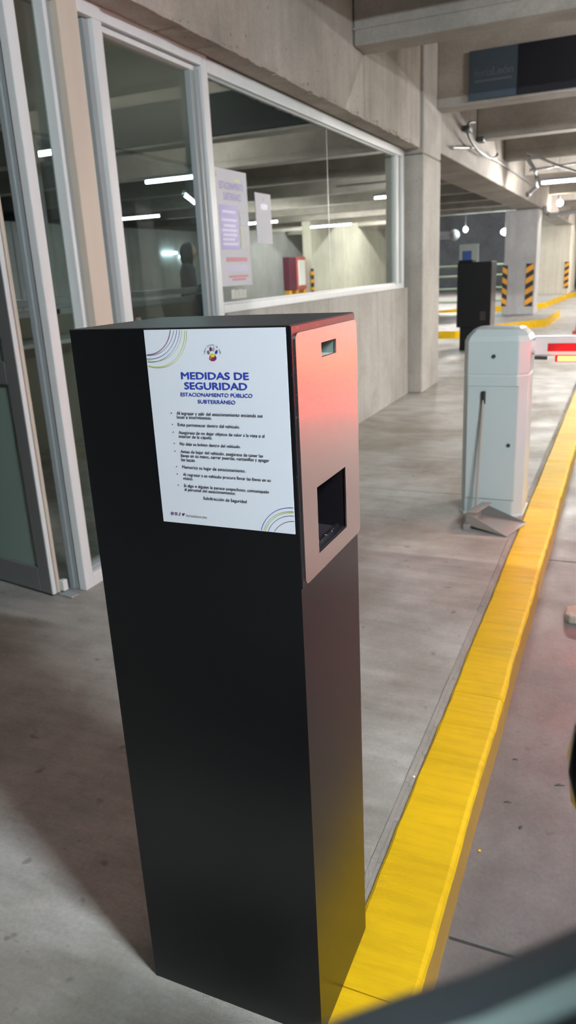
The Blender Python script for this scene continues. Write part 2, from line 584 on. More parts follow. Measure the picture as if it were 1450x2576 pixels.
# ---- aluminium frames on the lane side
w1 = structure('window_1', 'large mirror-like booth window in a white aluminium frame')
box(-1.80, -1.716, 3.01, 6.92, 1.10, 1.148).build('sill_bar', M['alu'], w1, .004)
box(-1.80, -1.735, 3.01, 6.66, 1.148, 1.160).build('sill_bead', M['alu'], w1, .003)
box(-1.80, -1.716, 3.01, 6.92, 2.325, 2.392).build('head_bar', M['alu'], w1, .004)
box(-1.80, -1.735, 3.01, 6.66, 2.310, 2.325).build('head_bead', M['alu_grey'], w1, .003)
box(-1.80, -1.716, 6.83, 6.92, 1.148, 2.325).build('jamb', M['alu'], w1, .004)
box(-1.80, -1.730, 6.75, 6.83, 1.148, 2.325).build('jamb_channel', M['alu_grey'], w1, .004)
box(-1.80, -1.722, 6.66, 6.745, 1.148, 2.325).build('jamb', M['alu'], w1, .004)
for a, b in ((3.012, 4.838), (4.846, 6.66)):
    box(-1.752, -1.746, a, b, 1.15, 2.325).build('pane', M['glass_film'], w1)
box(-1.752, -1.7455, 4.838, 4.846, 1.15, 2.325).build('silicone_seam', M['alu_grey'], w1)

w2 = structure('window_2', 'tall clear pane beside the big window')
def bars(parent, name, spec, material):
    for a in spec:
        box(*a).build(name, material, parent, .004)
bars(w2, 'post', [(-1.775, -1.716, 2.945, 3.008, 0, 2.40), (-1.772, -1.716, 2.045, 2.108, 0, 2.345)], M['alu'])
bars(w2, 'channel', [(-1.768, -1.732, 2.905, 2.945, 0, 2.33), (-1.768, -1.722, 2.885, 2.905, 0, 2.33), (-1.768, -1.732, 2.850, 2.885, 0, 2.33),
                     (-1.768, -1.738, 2.010, 2.045, 0, 2.34)], M['alu_grey'])
bars(w2, 'head_bar', [(-1.80, -1.716, 1.93, 2.944, 2.345, 2.40)], M['alu'])
bars(w2, 'head_bead', [(-1.79, -1.730, 2.108, 2.905, 2.312, 2.335)], M['alu'])
bars(w2, 'head_channel', [(-1.80, -1.745, 2.108, 2.905, 2.33, 2.345)], M['alu_grey'])
bars(w2, 'bottom_rail', [(-1.80, -1.716, 2.108, 2.905, 0, .09)], M['alu'])
box(-1.770, -1.764, 2.108, 2.85, .09, 2.32).build('pane', M['glass_clear'], w2)
box(-1.770, -1.764, 1.94, 2.01, .09, 2.34).build('pane', M['glass_clear'], w2)

w3 = structure('window_3', 'narrow sidelight between door jamb and cream post')
bars(w3, 'jamb', [(-1.745, -1.706, 1.515, 1.572, 0, 2.344)], M['alu'])
bars(w3, 'jamb_channel', [(-1.800, -1.772, 1.515, 1.572, 0, 2.344), (-1.775, -1.745, 1.522, 1.572, 0, 2.344)], M['alu_grey'])
bars(w3, 'bottom_rail', [(-1.79, -1.706, 1.572, 1.80, 0, .062)], M['alu'])
bars(w3, 'bottom_bead', [(-1.79, -1.73, 1.572, 1.80, .062, .085)], M['alu_grey'])
bars(w3, 'head_bar', [(-1.80, -1.706, .50, 1.804, 2.345, 2.40)], M['alu'])
bars(w3, 'flange', [(-1.768, -1.712, 1.738, 1.758, 0, 2.345)], M['alu'])
bars(w3, 'flange_channel', [(-1.768, -1.735, 1.758, 1.805, 0, 2.345)], M['alu_grey'])
box(-1.765, -1.759, 1.572, 1.738, .085, 2.345).build('pane', M['glass_clear'], w3)
bars(w3, 'cream_post', [(-1.768, -1.700, 1.805, 1.930, 0, 2.40)], M['cream'])

# open door leaf
ang = math.atan2(.073, -.396)
d1 = tag(empty('door_1', (-1.802, 1.430, 0), ang), 'open aluminium door leaf with frosted green glass', None, None, 'structure')
def lb(name, x0, x1, y0, y1, z0, z1, material, parent=d1, bv=.004):
    return MB().box(x0, x1, y0, y1, z0, z1).build(name, material, parent, bv, 2, local=True)
# local x runs along the leaf away from the hinge, local y towards the camera side
LT = .024
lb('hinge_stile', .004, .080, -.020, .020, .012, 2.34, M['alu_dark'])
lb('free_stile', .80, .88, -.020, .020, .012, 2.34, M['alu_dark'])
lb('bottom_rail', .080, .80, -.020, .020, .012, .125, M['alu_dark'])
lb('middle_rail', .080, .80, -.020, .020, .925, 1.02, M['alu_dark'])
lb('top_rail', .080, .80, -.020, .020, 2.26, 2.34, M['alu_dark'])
lb('lower_pane', .078, .802, -.004, .004, .12, .93, M['glass_frost'], bv=0)
lb('upper_pane', .078, .802, -.004, .004, 1.015, 2.265, M['glass_frost'], bv=0)
lb('edge_strip', -.004, .006, -.001, .021, .012, 2.34, M['alu'])
lb('edge_strip', -.006, .006, -.021, -.004, .012, 2.34, M['cream'])
lb('pivot_block', -.030, -.004, -.045, -.018, .02, .07, M['alu'])
lb('pivot_plate', -.085, -.002, -.055, -.010, .0, .008, M['alu_grey'])
M_w = M['white_plastic']

# ---- columns, girder, beams
def column(label, x0, x1, y0, y1, z0, ztop, material, cap=None, group='concrete columns of the car park'):
    t = thing('concrete_column', label, 'column', ((x0 + x1) / 2, (y0 + y1) / 2, z0), 0, group)
    if cap:
        box(x0, x1, y0, y1, z0, cap - .006).build('shaft', material, t, .012, 2)
        box(x0 + .012, x1 - .012, y0 + .012, y1 - .012, cap - .008, cap + .008).build('joint', M['joint'], t)
        box(x0, x1, y0, y1, cap + .006, ztop).build('head', material, t, .012, 2)
    else:
        box(x0, x1, y0, y1, z0, ztop).build('shaft', material, t, .02, 2)
    return t
column('pale concrete column at the end of the booth window', -2.05, -1.55, 7.03, 7.80, 0, 3.50, M['wall_concrete'], 2.36)

t = thing('concrete_girder', 'long concrete girder running from the booth column into the distance', 'girder', (-1.85, 13.0, 2.45))
for a, b in ((7.81, 13.2), (13.2, 18.4), (18.4, 24), (24, 30)):
    box(-2.15, -1.56, a + .004, b - .004, 2.45, 3.50).build('girder_segment', M['beam_concrete'], t, .012, 2)

beam_y = [-5.3, -2.75, -.2, 2.35, 4.94, 7.60, 9.9, 12.35, 14.9, 17.4, 19.9, 22.4, 24.9, 27.4, 29.9]
blabel = {4.94: 'nearest concrete cross beam, springing from the lintel above the window',
          7.60: 'concrete cross beam that carries the dark sign',
          9.9: 'first bare concrete cross beam behind the sign beam',
          12.35: 'second bare concrete cross beam behind the sign beam'}
for y in beam_y:
    x0 = -1.555
    w = .27
    lab = blabel.get(y, 'distant concrete cross beam under the deck' if y > 12.4 else 'concrete cross beam over the lane behind the camera')
    tb = thing('concrete_beam', lab, 'beam', (4, y + w / 2, 2.83), 0, 'cross beams over the lane')
    z = 2.83
    box(x0, 9.5, y, y + w, z, 3.50).build('web', M['beam_concrete'], tb, .015, 2)
    if y > 3:
        box(x0, 9.5, y - .012, y + w + .012, z + .10, z + .115).build('form_ridge', M['beam_concrete'], tb)
for y in [2.35, 4.94, 7.6, 9.9, 12.35, 14.9, 17.4, 19.9, 22.4, 24.9]:
    tb = thing('concrete_beam', 'concrete cross beam behind the booth', 'beam', (-9, y + .13, 2.83), 0, 'cross beams behind the booth')
    box(-28, -4.2 if y < 7.2 else -2.16, y, y + .27, 2.83, 3.50).build('web', M['beam_concrete'], tb, .015, 2)

# sign on the second beam
sg = thing('beam_sign', 'dark sign with a slate blue square reading feriaLeón on the cross beam', 'sign', (-.4, 7.595, 2.85))
box(-1.225, -.760, 7.565, 7.597, 2.862, 3.300).build('blue_square', M['sign_blue'], sg, .002, 1)
box(-.758, 2.20, 7.563, 7.597, 2.862, 3.300).build('dark_panel', M['sign_dark'], sg, .002, 1)
mb = MB()
fr = lambda x, y: (x, 7.5642, y)
text_on(mb, 'feria', -1.175, -1.000, 3.065, fr, .0, spacing=1.0)
text_on(mb, 'León', -.995, -.800, 3.065, fr, .02)
mb.build('lettering', M['sign_text'], sg)
box(-1.175, -.81, 7.5642, 7.565, 3.015, 3.035).build('underline', M['sign_text'], sg)

# ---- kerb
kb = thing('kerb', 'long yellow painted concrete kerb between the walkway and the lane', 'kerb', (.06, 4, LANE))
ks = [-4.0, .11, 1.22, 2.10, 3.6, 5.2, 7.2, 9.4, 13.2]
for a, b in zip(ks[:-1], ks[1:]):
    mb = MB()
    nn = max(8, int((b - a) / .05))
    vs = []; fs = []
    prof = [(-.020, -.06), (-.020, -.004), (-.014, .0005), (.126, .0015), (.1345, -.004), (.139, -.013), (.1425, LANE + .012), (.146, LANE - .02), (.0, LANE - .02)]
    for i in range(nn + 1):
        y = a + .0015 + (b - a - .003) * i / nn
        for k, (x, z) in enumerate(prof):
            jx = random.uniform(-1, 1) * (.0018 if k in (0, 1, 2, 3, 4, 5) else .0012)
            jz = random.uniform(-1, 1) * (.0006 if k in (2, 3) else .0016 if k in (4, 5) else 0)
            vs.append((x + jx + .0015 * math.sin(y * 7), y, z + jz))
    q = len(prof)
    for i in range(nn):
        for k in range(q):
            fs.append((i * q + k, i * q + (k + 1) % q, (i + 1) * q + (k + 1) % q, (i + 1) * q + k))
    fs.append(tuple(range(q))); fs.append(tuple(nn * q + k for k in range(q - 1, -1, -1)))
    mb.add(vs, fs)
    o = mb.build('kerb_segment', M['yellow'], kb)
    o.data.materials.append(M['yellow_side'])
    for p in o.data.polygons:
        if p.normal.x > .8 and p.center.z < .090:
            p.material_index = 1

# far islands
def island(label, poly, ztop, band=.07):
    c = Vector((sum(p[0] for p in poly) / len(poly), sum(p[1] for p in poly) / len(poly), LANE))
    t = thing('kerb_island', label, 'kerb', c, 0, 'far kerbed islands')
    MB().prism(poly, LANE, ztop).build('kerb', M['yellow'], t)
    cx, cy = c.x, c.y
    inner = [(cx + (x - cx) * (1 - band / max(.3, math.hypot(x - cx, y - cy)) * 1.3), cy + (y - cy) * (1 - band / max(.3, math.hypot(x - cx, y - cy)) * 1.3)) for x, y in poly]
    MB().prism(inner, ztop - .05, ztop + .004).build('infill', M['far_floor'], t)
    return t
island('yellow-edged island under the striped grey column', [(-1.14, 17.2), (-1.2, 16.85), (-1.55, 16.35), (-2.15, 15.4), (-2.45, 14.25), (-2.62, 14.05), (-5.2, 14.0), (-5.2, 20), (-1.14, 20)], .06)
island('farthest yellow-edged island behind the railing', [(-8.6, 20.6), (-4.6, 20.9), (-4.1, 21.9), (-3.0, 22.8), (-1.87, 23.9), (-1.62, 29.2), (-1.42, 31.0), (-1.4, 36.9), (-8.6, 36.9)], .06)

c2 = column('pale grey square column with two black and amber hazard strips', -2.36, -1.62, 18.35, 19.1, .068, 2.44, M['far_concrete'])
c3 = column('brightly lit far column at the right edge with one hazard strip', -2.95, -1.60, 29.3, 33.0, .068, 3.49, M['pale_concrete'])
def hazard(parent, x0, x1, y, z0, z1, nst, flip=False):
    """corner guard of slanted amber and black bands, facing the camera"""
    hgt = (z1 - z0) / nst
    gd = box(x0, x1, y - .015, y, z0, z1).build('hazard_strip', M['hazard_k'], parent, .004, 1)
    sl = (x1 - x0) * .55
    for i in range(nst):
        a = z0 + i * hgt + .02
        b = a + hgt * .52
        vs = [(x0 + .004, y - .018, a), (x1 - .004, y - .018, a + sl), (x1 - .004, y - .018, min(b + sl, z1)), (x0 + .004, y - .018, b)]
        if flip:
            vs = [(x0 + x1 - x, yy_, z) for x, yy_, z in vs]
        vs += [(x, y + .003 - .016, z) for x, _, z in vs]
        o = MB().add(vs, [(0, 1, 2, 3), (7, 6, 5, 4), (0, 4, 5, 1), (1, 5, 6, 2), (2, 6, 7, 3), (3, 7, 4, 0)]).build('amber_band', M['hazard_y'], gd)
hazard(c2, -2.38, -2.26, 18.35, .28, 1.22, 4, True)
hazard(c2, -1.84, -1.66, 18.35, .26, 1.24, 4)
hazard(c3, -1.76, -1.60, 29.3, .28, 1.20, 4)

# far walls
fw = structure('wall_far', 'dark concrete walls at the back of the car park')
box(-30, -3.2, 37.0, 37.3, LANE, 3.5).build('far_wall', M['dark_wall'], fw)
box(-30, 12, 45.4, 45.7, LANE, 3.5).build('far_wall', M['far_concrete'], fw)
box(-9.2, -8.9, 26.0, 37.0, LANE, 3.5).build('side_wall', M['dark_wall'], fw)
wr = structure('wall_right', 'pale board-marked wall across the lane, seen mirrored in the window')
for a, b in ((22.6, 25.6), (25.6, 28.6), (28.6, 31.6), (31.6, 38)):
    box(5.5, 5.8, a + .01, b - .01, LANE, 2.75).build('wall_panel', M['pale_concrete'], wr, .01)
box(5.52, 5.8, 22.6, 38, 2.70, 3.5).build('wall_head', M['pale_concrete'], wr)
for a, b in ((-9, -3), (-3, 3), (3, 9), (9, 15), (15, 22), (22, 30), (30, 45)):
    box(9.6, 9.8, a + .01, b - .01, LANE, 3.5).build('side_panel', M['far_concrete'], wr, .01)
box(-30, 12, -10.2, -10.0, LANE, 3.5).build('rear_panel', M['far_concrete'], wr)
box(-28.2, -28, -10, 46, LANE, 3.5).build('side_panel', M['far_concrete'], wr)
hz = thing('column_guard', 'amber and black corner guard on the mirrored pale wall', 'guard', (5.45, 22.55, .2))
box(5.44, 5.50, 22.48, 22.6, .2, 1.4).build('hazard_strip', M['hazard_k'], hz)
for i in range(5):
    box(5.432, 5.502, 22.472, 22.602, .24 + i * .24, .35 + i * .24).build('amber_band', M['hazard_y'], hz)
for k, (x, y) in enumerate(((6.3, -3.6), (6.3, 5.6), (6.3, 14.2))):
    column('pale column on the far side of the lane, outside the picture', x, x + .5, y, y + .7, LANE, 3.5, M['far_concrete'])

wb = structure('wall_rear', 'grey wall behind the booth with two tubes standing in for reflections')
for a, b in ((7.5, 11.5), (11.5, 15.5), (15.5, 19.5), (19.5, 24)):
    box(-11.2, -11.0, a + .01, b - .01, -.004, 2.55).build('wall_panel', M['far_concrete'], wb, .01)
mach = thing('service_board', 'maroon and white board on yellow legs, mirrored in the booth window', 'board', (5.5, 21.2, LANE))
box(5.40, 5.62, 20.55, 21.08, .80, 1.75).build('maroon_panel', mat('maroon_paint', (.10, .02, .04), .5), mach, .01)
wp_ = box(5.40, 5.62, 21.12, 21.85, .80, 1.75).build('red_frame', mat('dull_red_paint', (.45, .10, .08), .5), mach, .01)
box(5.385, 5.402, 21.22, 21.75, .92, 1.66).build('white_panel', M['white_plastic'], wp_)
for yy in (20.6, 21.1, 21.72):
    box(5.43, 5.59, yy, yy + .13, LANE, .80).build('yellow_leg', M['hazard_y'], mach, .006)
# railing
rl = thing('railing', 'pale green tube railing behind the striped column', 'railing', (-4.2, 25, .064))
for z in (.10, .52, .92, 1.24):
    MB().tube([(-6.4, 25, z), (-2.6, 25.4, z)], .028, 8).build('rail', M['rail_green'], rl)
for x in (-6.4, -5.55, -4.75, -3.9, -3.2, -2.6):
    yy = 25 + (x + 6.4) / 3.8 * .4
    MB().tube([(x, yy, .064), (x, yy, 1.26)], .032, 8).build('post', M['rail_green'], rl)

# ================================================================== TICKET KIOSK
K = thing('ticket_kiosk', 'tall black ticket dispenser with white safety notice and steel plate', 'ticket machine', (-.175, .125, 0))
KW, KD, KH = .351, .252, 1.24

def grid_face(ys, zs, holes):
    """cells of a rectangle minus rectangular holes -> list of (y0,y1,z0,z1)"""
    Y = sorted(set(ys + [h[0] for h in holes] + [h[1] for h in holes]))
    Z = sorted(set(zs + [h[2] for h in holes] + [h[3] for h in holes]))
    out = []
    for a, b in zip(Y[:-1], Y[1:]):
        for c, d in zip(Z[:-1], Z[1:]):
            if not any(h[0] <= a + 1e-9 and b <= h[1] + 1e-9 and h[2] <= c + 1e-9 and d <= h[3] + 1e-9 for h in holes):
                out.append((a, b, c, d))
    return out

SLOT = (.098, .159, 1.189, 1.2095)
BIN = (.062, .185, .907, 1.008)
mb = MB()
mb.add([(-KW, 0, 0), (0, 0, 0), (0, 0, KH), (-KW, 0, KH)], [(0, 1, 2, 3)])
mb.add([(-KW, 0, 0), (-KW, KD, 0), (-KW, KD, KH), (-KW, 0, KH)], [(3, 2, 1, 0)])
mb.add([(-KW, KD, 0), (0, KD, 0), (0, KD, KH), (-KW, KD, KH)], [(3, 2, 1, 0)])
mb.add([(-KW, 0, 0), (0, 0, 0), (0, KD, 0), (-KW, KD, 0)], [(3, 2, 1, 0)])
mb.add([(-KW, 0, KH), (0, 0, KH), (0, KD, KH), (-KW, KD, KH)], [(0, 1, 2, 3)])
for a, b, c, d in grid_face([0, KD], [0, KH], [SLOT, BIN]):
    mb.add([(0, a, c), (0, b, c), (0, b, d), (0, a, d)], [(0, 1, 2, 3)])
mb.build('body', M['black'], K)
def pocket(h, depth, zslope=0.0):
    a, b, c, d = h
    q = MB()
    q.add([(.002, a, c), (.002, b, c), (.002, b, d), (.002, a, d), (-depth, a, c + zslope), (-depth, b, c + zslope), (-depth, b, d), (-depth, a, d)],
          [(4, 5, 6, 7), (1, 5, 6, 2), (2, 6, 7, 3), (3, 7, 4, 0)])
    return q
pocket(BIN, .16).build('ticket_recess', M['cavity'], K)
q = MB()
q.add([(.001, BIN[0], BIN[2]), (.001, BIN[1], BIN[2]), (-.16, BIN[1], BIN[2] + .004), (-.16, BIN[0], BIN[2] + .004)], [(0, 1, 2, 3)])
tr = q.build('tray_floor', M['tray'], K)
box(-.014, -.008, BIN[0] + .001, BIN[1] - .001, BIN[2] + .0005, BIN[2] + .005).build('tray_lip', M['scuff'], tr)
box(-.010, .001, BIN[0], BIN[1], BIN[2], BIN[2] + .001).build('tray_edge', M['scuff'], tr)
# display behind the small slot
pocket(SLOT, .022).build('display_recess', M['display_dark'], K)
ds = box(-.020, -.017, SLOT[0], SLOT[0] + .048, SLOT[2] + .001, SLOT[3]).build('display_window', M['display'], K)
box(-.019, -.015, SLOT[1] - .020, SLOT[1] - .010, SLOT[2] + .0015, SLOT[2] + .011).build('indicator', M['display_red'], ds)
q = MB()
q.add([(.002, SLOT[0], SLOT[2]), (.002, SLOT[1], SLOT[2]), (-.022, SLOT[1], SLOT[2]), (-.022, SLOT[0], SLOT[2])], [(0, 1, 2, 3)])
q.build('display_ledge', M['display'], K)
# top sheet with its small folded rim
MB().box(-KW - .0006, .0006, -.0006, KD + .0006, KH - .0008, KH + .0012).build('top_panel', M['black_top'], K, .0006, 1)
# dark bezel behind the plate, steel plate with two openings
def ring(x0, x1, outer, holes, name, material, parent, corner=0.0, seg=6):
    a0, a1, c0, c1 = outer
    bm = bmesh.new()
    bs = BASE[parent.name]
    cells = grid_face([a0, a1], [c0, c1], holes)
    vmap = {}
    def V(y, z):
        k = (round(y, 6), round(z, 6))
        if k not in vmap:
            vmap[k] = bm.verts.new((x1 - bs.x, y - bs.y, z - bs.z))
        return vmap[k]
    for a, b, c, d in cells:
        bm.faces.new((V(a, c), V(b, c), V(b, d), V(a, d)))
    bm.verts.ensure_lookup_table()
    if corner > 0:
        cs = [V(a0, c0), V(a1, c0), V(a1, c1), V(a0, c1)]
        bmesh.ops.bevel(bm, geom=cs, offset=corner, segments=seg, profile=.5, affect='VERTICES')
    r = bmesh.ops.extrude_face_region(bm, geom=list(bm.faces))
    for e in r['geom']:
        if isinstance(e, bmesh.types.BMVert):
            e.co.x += x0 - x1
    bmesh.ops.recalc_face_normals(bm, faces=bm.faces)
    me = bpy.data.meshes.new(name)
    bm.to_mesh(me); bm.free()
    me.materials.append(material)
    o = bpy.data.objects.new(name, me); COL.objects.link(o); o.parent = parent
    BASE[o.name] = bs
    return o
ring(.0001, .0022, (.0005, .2515, .874, 1.2395), [BIN, SLOT], 'bezel', M['scuff'], K)
ring(.0022, .0048, (.0075, .2530, .8775, 1.2300), [BIN, SLOT], 'steel_plate', M['steel'], K, .010)

# ---- safety notice on the kiosk (letter sheet), coordinates in mm from its top left corner
NX, NZ = -.2215, 1.2385
def nf(lift):
    return lambda x, y: (NX + x / 1000.0, -lift, NZ + y / 1000.0)   # y is negative downwards
ns = box(NX, NX + .2165, -.0006, -.0001, NZ - .2815, NZ).build('safety_notice', M['paper'], K)
tag(ns, 'white printed safety notice with blue headline')
F = nf(.0009)
mb = MB()
text_on(mb, 'MEDIDAS DE', 54.8, 159.4, -67.2, F, .028, cap=9.9)
text_on(mb, 'SEGURIDAD', 58.6, 156.0, -81.1, F, .028, cap=9.9)
mb.build('headline', M['ink_blue'], ns)
mb = MB()
text_on(mb, 'ESTACIONAMIENTO PÚBLICO', 51.0, 163.4, -91.2, F, .012, cap=5.3)
text_on(mb, 'SUBTERRÁNEO', 78.0, 136.7, -100.7, F, .012, cap=5.3)
mb.build('subheading', M['ink_blue'], ns)
rows = [('Al ingresar y salir del estacionamiento encienda sus', 41.6, 176.8, 117.6, 1), ('luces e intermitentes.', 41.5, 97.6, 123.0, 0),
        ('Evite permanecer dentro del vehículo.', 41.7, 141.1, 134.0, 1),
        ('Asegúrese de no dejar objetos de valor a la vista o al', 42.0, 177.9, 145.3, 1), ('interior de la cajuela.', 41.8, 96.1, 151.0, 0),
        ('No deje su boleto dentro del vehículo.', 42.1, 140.2, 161.8, 1),
        ('Antes de bajar del vehículo, asegúrese de tener las', 42.1, 173.9, 173.2, 1), ('llaves en su mano, cerrar puertas, ventanillas y apagar', 42.1, 183.0, 179.2, 0), ('las luces.', 42.2, 65.6, 185.4, 0),
        ('Memorice su lugar de estacionamiento.', 42.4, 145.3, 196.3, 1),
        ('Al regresar a su vehículo procure llevar las llaves en su', 42.5, 183.4, 207.4, 1), ('mano.', 42.5, 58.8, 213.3, 0),
        ('Si algo o alguien le parece sospechoso, comuníquelo', 42.4, 179.7, 224.3, 1), ('al personal del estacionamiento.', 42.6, 126.9, 230.2, 0),
        ('Subdirección de Seguridad', 73.4, 143.8, 241.3, 0)]
mb = MB()
for s, a, b, yb, bl in rows:
    text_on(mb, s, a, b, -yb, F, .009)
    if bl:
        disc(mb, 32.6, -yb + 1.9, .85, .85, F, 12)
mb.build('rules_text', M['ink_dark'], ns)
mb = MB()
text_on(mb, 'feriadeleon.mx', 41.3, 76.7, -270.6, F, 0)
mb.build('web_address', M['ink_grey'], ns)
# social media marks
mb = MB()
disc(mb, 17.2, -267.4, 2.5, 2.5, F, 24)                                        # round f mark
arc = lambda x0, x1, y0, y1: mb.add([F(x0, y0), F(x1, y0), F(x1, y1), F(x0, y1)], [(0, 1, 2, 3)])
for x0, x1, y0, y1 in ((21.6, 26.2, -269.6, -269.1), (21.6, 26.2, -265.6, -265.1), (21.6, 22.1, -269.1, -265.6), (25.7, 26.2, -269.1, -265.6)):
    arc(x0, x1, y0, y1)                                                         # square camera mark
arc_band(mb, 23.9, -267.35, 1.15, .5, 0, 2 * math.pi, F)
disc(mb, 25.05, -266.2, .3, .3, F, 8)
arc(30.0, 30.8, -268.6, -264.9)                                                 # note mark
arc_band(mb, 29.4, -268.7, 1.1, .75, math.radians(90), math.radians(380), F)
arc_band(mb, 32.2, -264.9, 1.5, .7, math.radians(180), math.radians(270), F)
bird = [(34.0, -269.0), (35.6, -269.6), (37.2, -269.2), (38.3, -267.8), (38.6, -266.4), (39.2, -265.6), (38.5, -265.8), (38.8, -265.1), (38.1, -265.4), (37.2, -265.2), (36.5, -265.8), (36.4, -266.5), (35.2, -266.2), (34.3, -265.3), (34.2, -266.3), (34.6, -267.0), (34.2, -267.0), (34.6, -267.8), (35.3, -268.2), (34.9, -268.5)]
mb.add([F(*p) for p in bird], [tuple(range(len(bird)))])
so = mb.build('social_marks', M['ink_purple'], ns)
mb = MB()
F2 = nf(.0013)
text_on(mb, 'f', 16.4, 17.9, -269.6, F2, .02)
mb.build('mark_cutout', M['paper'], ns)
# paw emblem
mb = MB()
for cx, cy, rx, ry, rot_, mm_ in ((100.9, -31.0, 1.9, 2.7, .35, 'ink_grey'), (104.7, -26.8, 1.9, 2.9, .1, 'ink_purple'), (109.2, -26.7, 1.9, 2.9, -.1, 'ink_sand'), (113.2, -30.7, 1.9, 2.8, -.4, 'ink_blue')):
    q = MB(); disc(q, cx, cy, rx, ry, F, 18, rot_); q.build('emblem_toe', M[mm_], ns)
q = MB(); disc(q, 107.2, -38.6, 5.6, 4.0, F, 28); q.build('emblem_pad', M['ink_magenta'], ns)
q = MB(); q.add([nf(.0011)(*p) for p in ((102.0, -38.5), (102.6, -36.2), (104.6, -34.4), (106.6, -37.0), (104.2, -40.6), (102.6, -40.2))], [(0, 1, 2, 3, 4, 5)]); q.build('emblem_facet', M['ink_orange'], ns)
q = MB(); disc(q, 107.2, -34.9, 3.4, 2.9, nf(.0012), 20); q.build('emblem_facet', M['ink_yellow'], ns)
q = MB(); q.add([nf(.0011)(*p) for p in ((109.6, -33.2), (111.9, -35.8), (112.6, -38.0), (109.4, -37.6))], [(0, 1, 2, 3)]); q.build('emblem_facet', M['ink_navy'], ns)
mb = MB()
ring_txt = 'FERIA ESTATAL DE LEÓN'
for i, ch in enumerate(ring_txt):
    if ch == ' ':
        continue
    a = math.radians(178 - 176 * i / (len(ring_txt) - 1))
    vs, fs = text_data(ch, .02)
    mnx = min(p.x for p in vs); mxx = max(p.x for p in vs)
    ca, sa = math.cos(a - math.pi / 2), math.sin(a - math.pi / 2)
    pts = []
    for p in vs:
        x = (p.x - (mnx + mxx) / 2) * 3.0; y = p.y * 3.0
        pts.append(F(107.0 + 11.0 * math.cos(a) + x * ca - y * sa, -32.5 + 10.2 * math.sin(a) + x * sa + y * ca))
    mb.add(pts, fs)
mb.build('emblem_lettering', M['ink_dark'], ns)
# corner arcs
clip = lambda x, y: 0.4 < x < 216.2 and -281.2 < y < -.4
for cx, cy, r, w, mm_ in ((3.0, 8.0, 41.8, .95, 'ink_purple'), (5.0, 11.0, 46.0, .45, 'ink_purple'), (6.0, 9.5, 49.3, .6, 'ink_navy'), (7.0, 8.5, 52.6, .5, 'ink_navy'),
                          (14.0, 6.0, 49.0, .55, 'ink_lime'), (16.0, 0.0, 50.8, .9, 'ink_lime'), (18.0, 0.0, 52.0, .7, 'ink_lime')):
    q = MB(); arc_band(q, cx, cy, r, w, math.radians(180), math.radians(360), F, clip, 90); q.build('corner_arc', M[mm_], ns)
for cx, cy, r, w, mm_ in ((214.0, -295.0, 52.2, .8, 'ink_blue'), (214.0, -297.0, 49.2, .5, 'ink_lime'), (214.5, -296.0, 46.3, 1.0, 'ink_lime'), (213.0, -296.0, 47.4, .5, 'ink_sand'), (214.5, -297.5, 43.0, .7, 'ink_navy'), (217.0, -300.0, 37.8, .7, 'ink_purple')):
    q = MB(); arc_band(q, cx, cy, r, w, math.radians(0), math.radians(180), F, clip, 110); q.build('corner_arc', M[mm_], ns)

# ================================================================== BARRIER
B = thing('parking_barrier', 'pale grey parking barrier with white boom and red light beside the yellow kerb', 'barrier', (-.19, 3.17, 0))
bx0, bx1, by0, by1 = -.358, -.030, 3.03, 3.33
prof = [(bx0 + .028, by0), (bx1 - .05, by0), (bx1, by0 + .05), (bx1, by1 - .05), (bx1 - .05, by1), (bx0 + .028, by1), (bx0, by1 - .05), (bx0, by0 + .05)]
def inset(poly, d):
    cx = sum(p[0] for p in poly) / len(poly); cy = sum(p[1] for p in poly) / len(poly)
    hx = (bx1 - bx0) / 2; hy = (by1 - by0) / 2
    return [(cx + (x - cx) * (1 - d / hx), cy + (y - cy) * (1 - d / hy)) for x, y in poly]
MB().prism(prof, .0, .756).build('housing', M['barrier'], B, .006, 2)
mb = MB()
lev = [(0, .760), (0, .925), (.012, .950), (.042, .982), (.060, .986)]
vs = []; fs = []
for d, z in lev:
    vs += [(x, y, z) for x, y in inset(prof, d)]
n8 = len(prof)
for i in range(len(lev) - 1):
    for k in range(n8):
        fs.append((i * n8 + k, i * n8 + (k + 1) % n8, (i + 1) * n8 + (k + 1) % n8, (i + 1) * n8 + k))
fs.append(tuple(range(n8 - 1, -1, -1))); fs.append(tuple((len(lev) - 1) * n8 + k for k in range(n8)))
mb.add(vs, fs).build('hood', M['barrier'], B, .004, 2)
MB().prism(inset(prof, .002), .754, .762).build('hood_seam', M['barrier'], B)
dr = box(-.328, -.072, by0 - .006, by0 + .004, .096, .698).build('service_door', M['barrier'], B, .002, 1)
box(-.330, -.0715, by0 - .0012, by0 + .002, .093, .701).build('door_gap', M['barrier_gap'], dr)
MB().tube([(-.110, by0 - .011, .395), (-.110, by0 - .004, .395)], .010, 14).build('lock', M['barrier_dark'], dr)
MB().tube([(-.201, by0 - .007, .852), (-.201, by0 + .002, .852)], .010, 14).build('hood_lock', M['barrier_dark'], B)
MB().prism(inset(prof, -.006), 0, .012).build('foot_plate', M['barrier'], B, .002)
MB().tube([(-.034, 3.18, .885), (-.014, 3.18, .885)], .042, 16).build('pivot_hub', M['arm_white'], B)
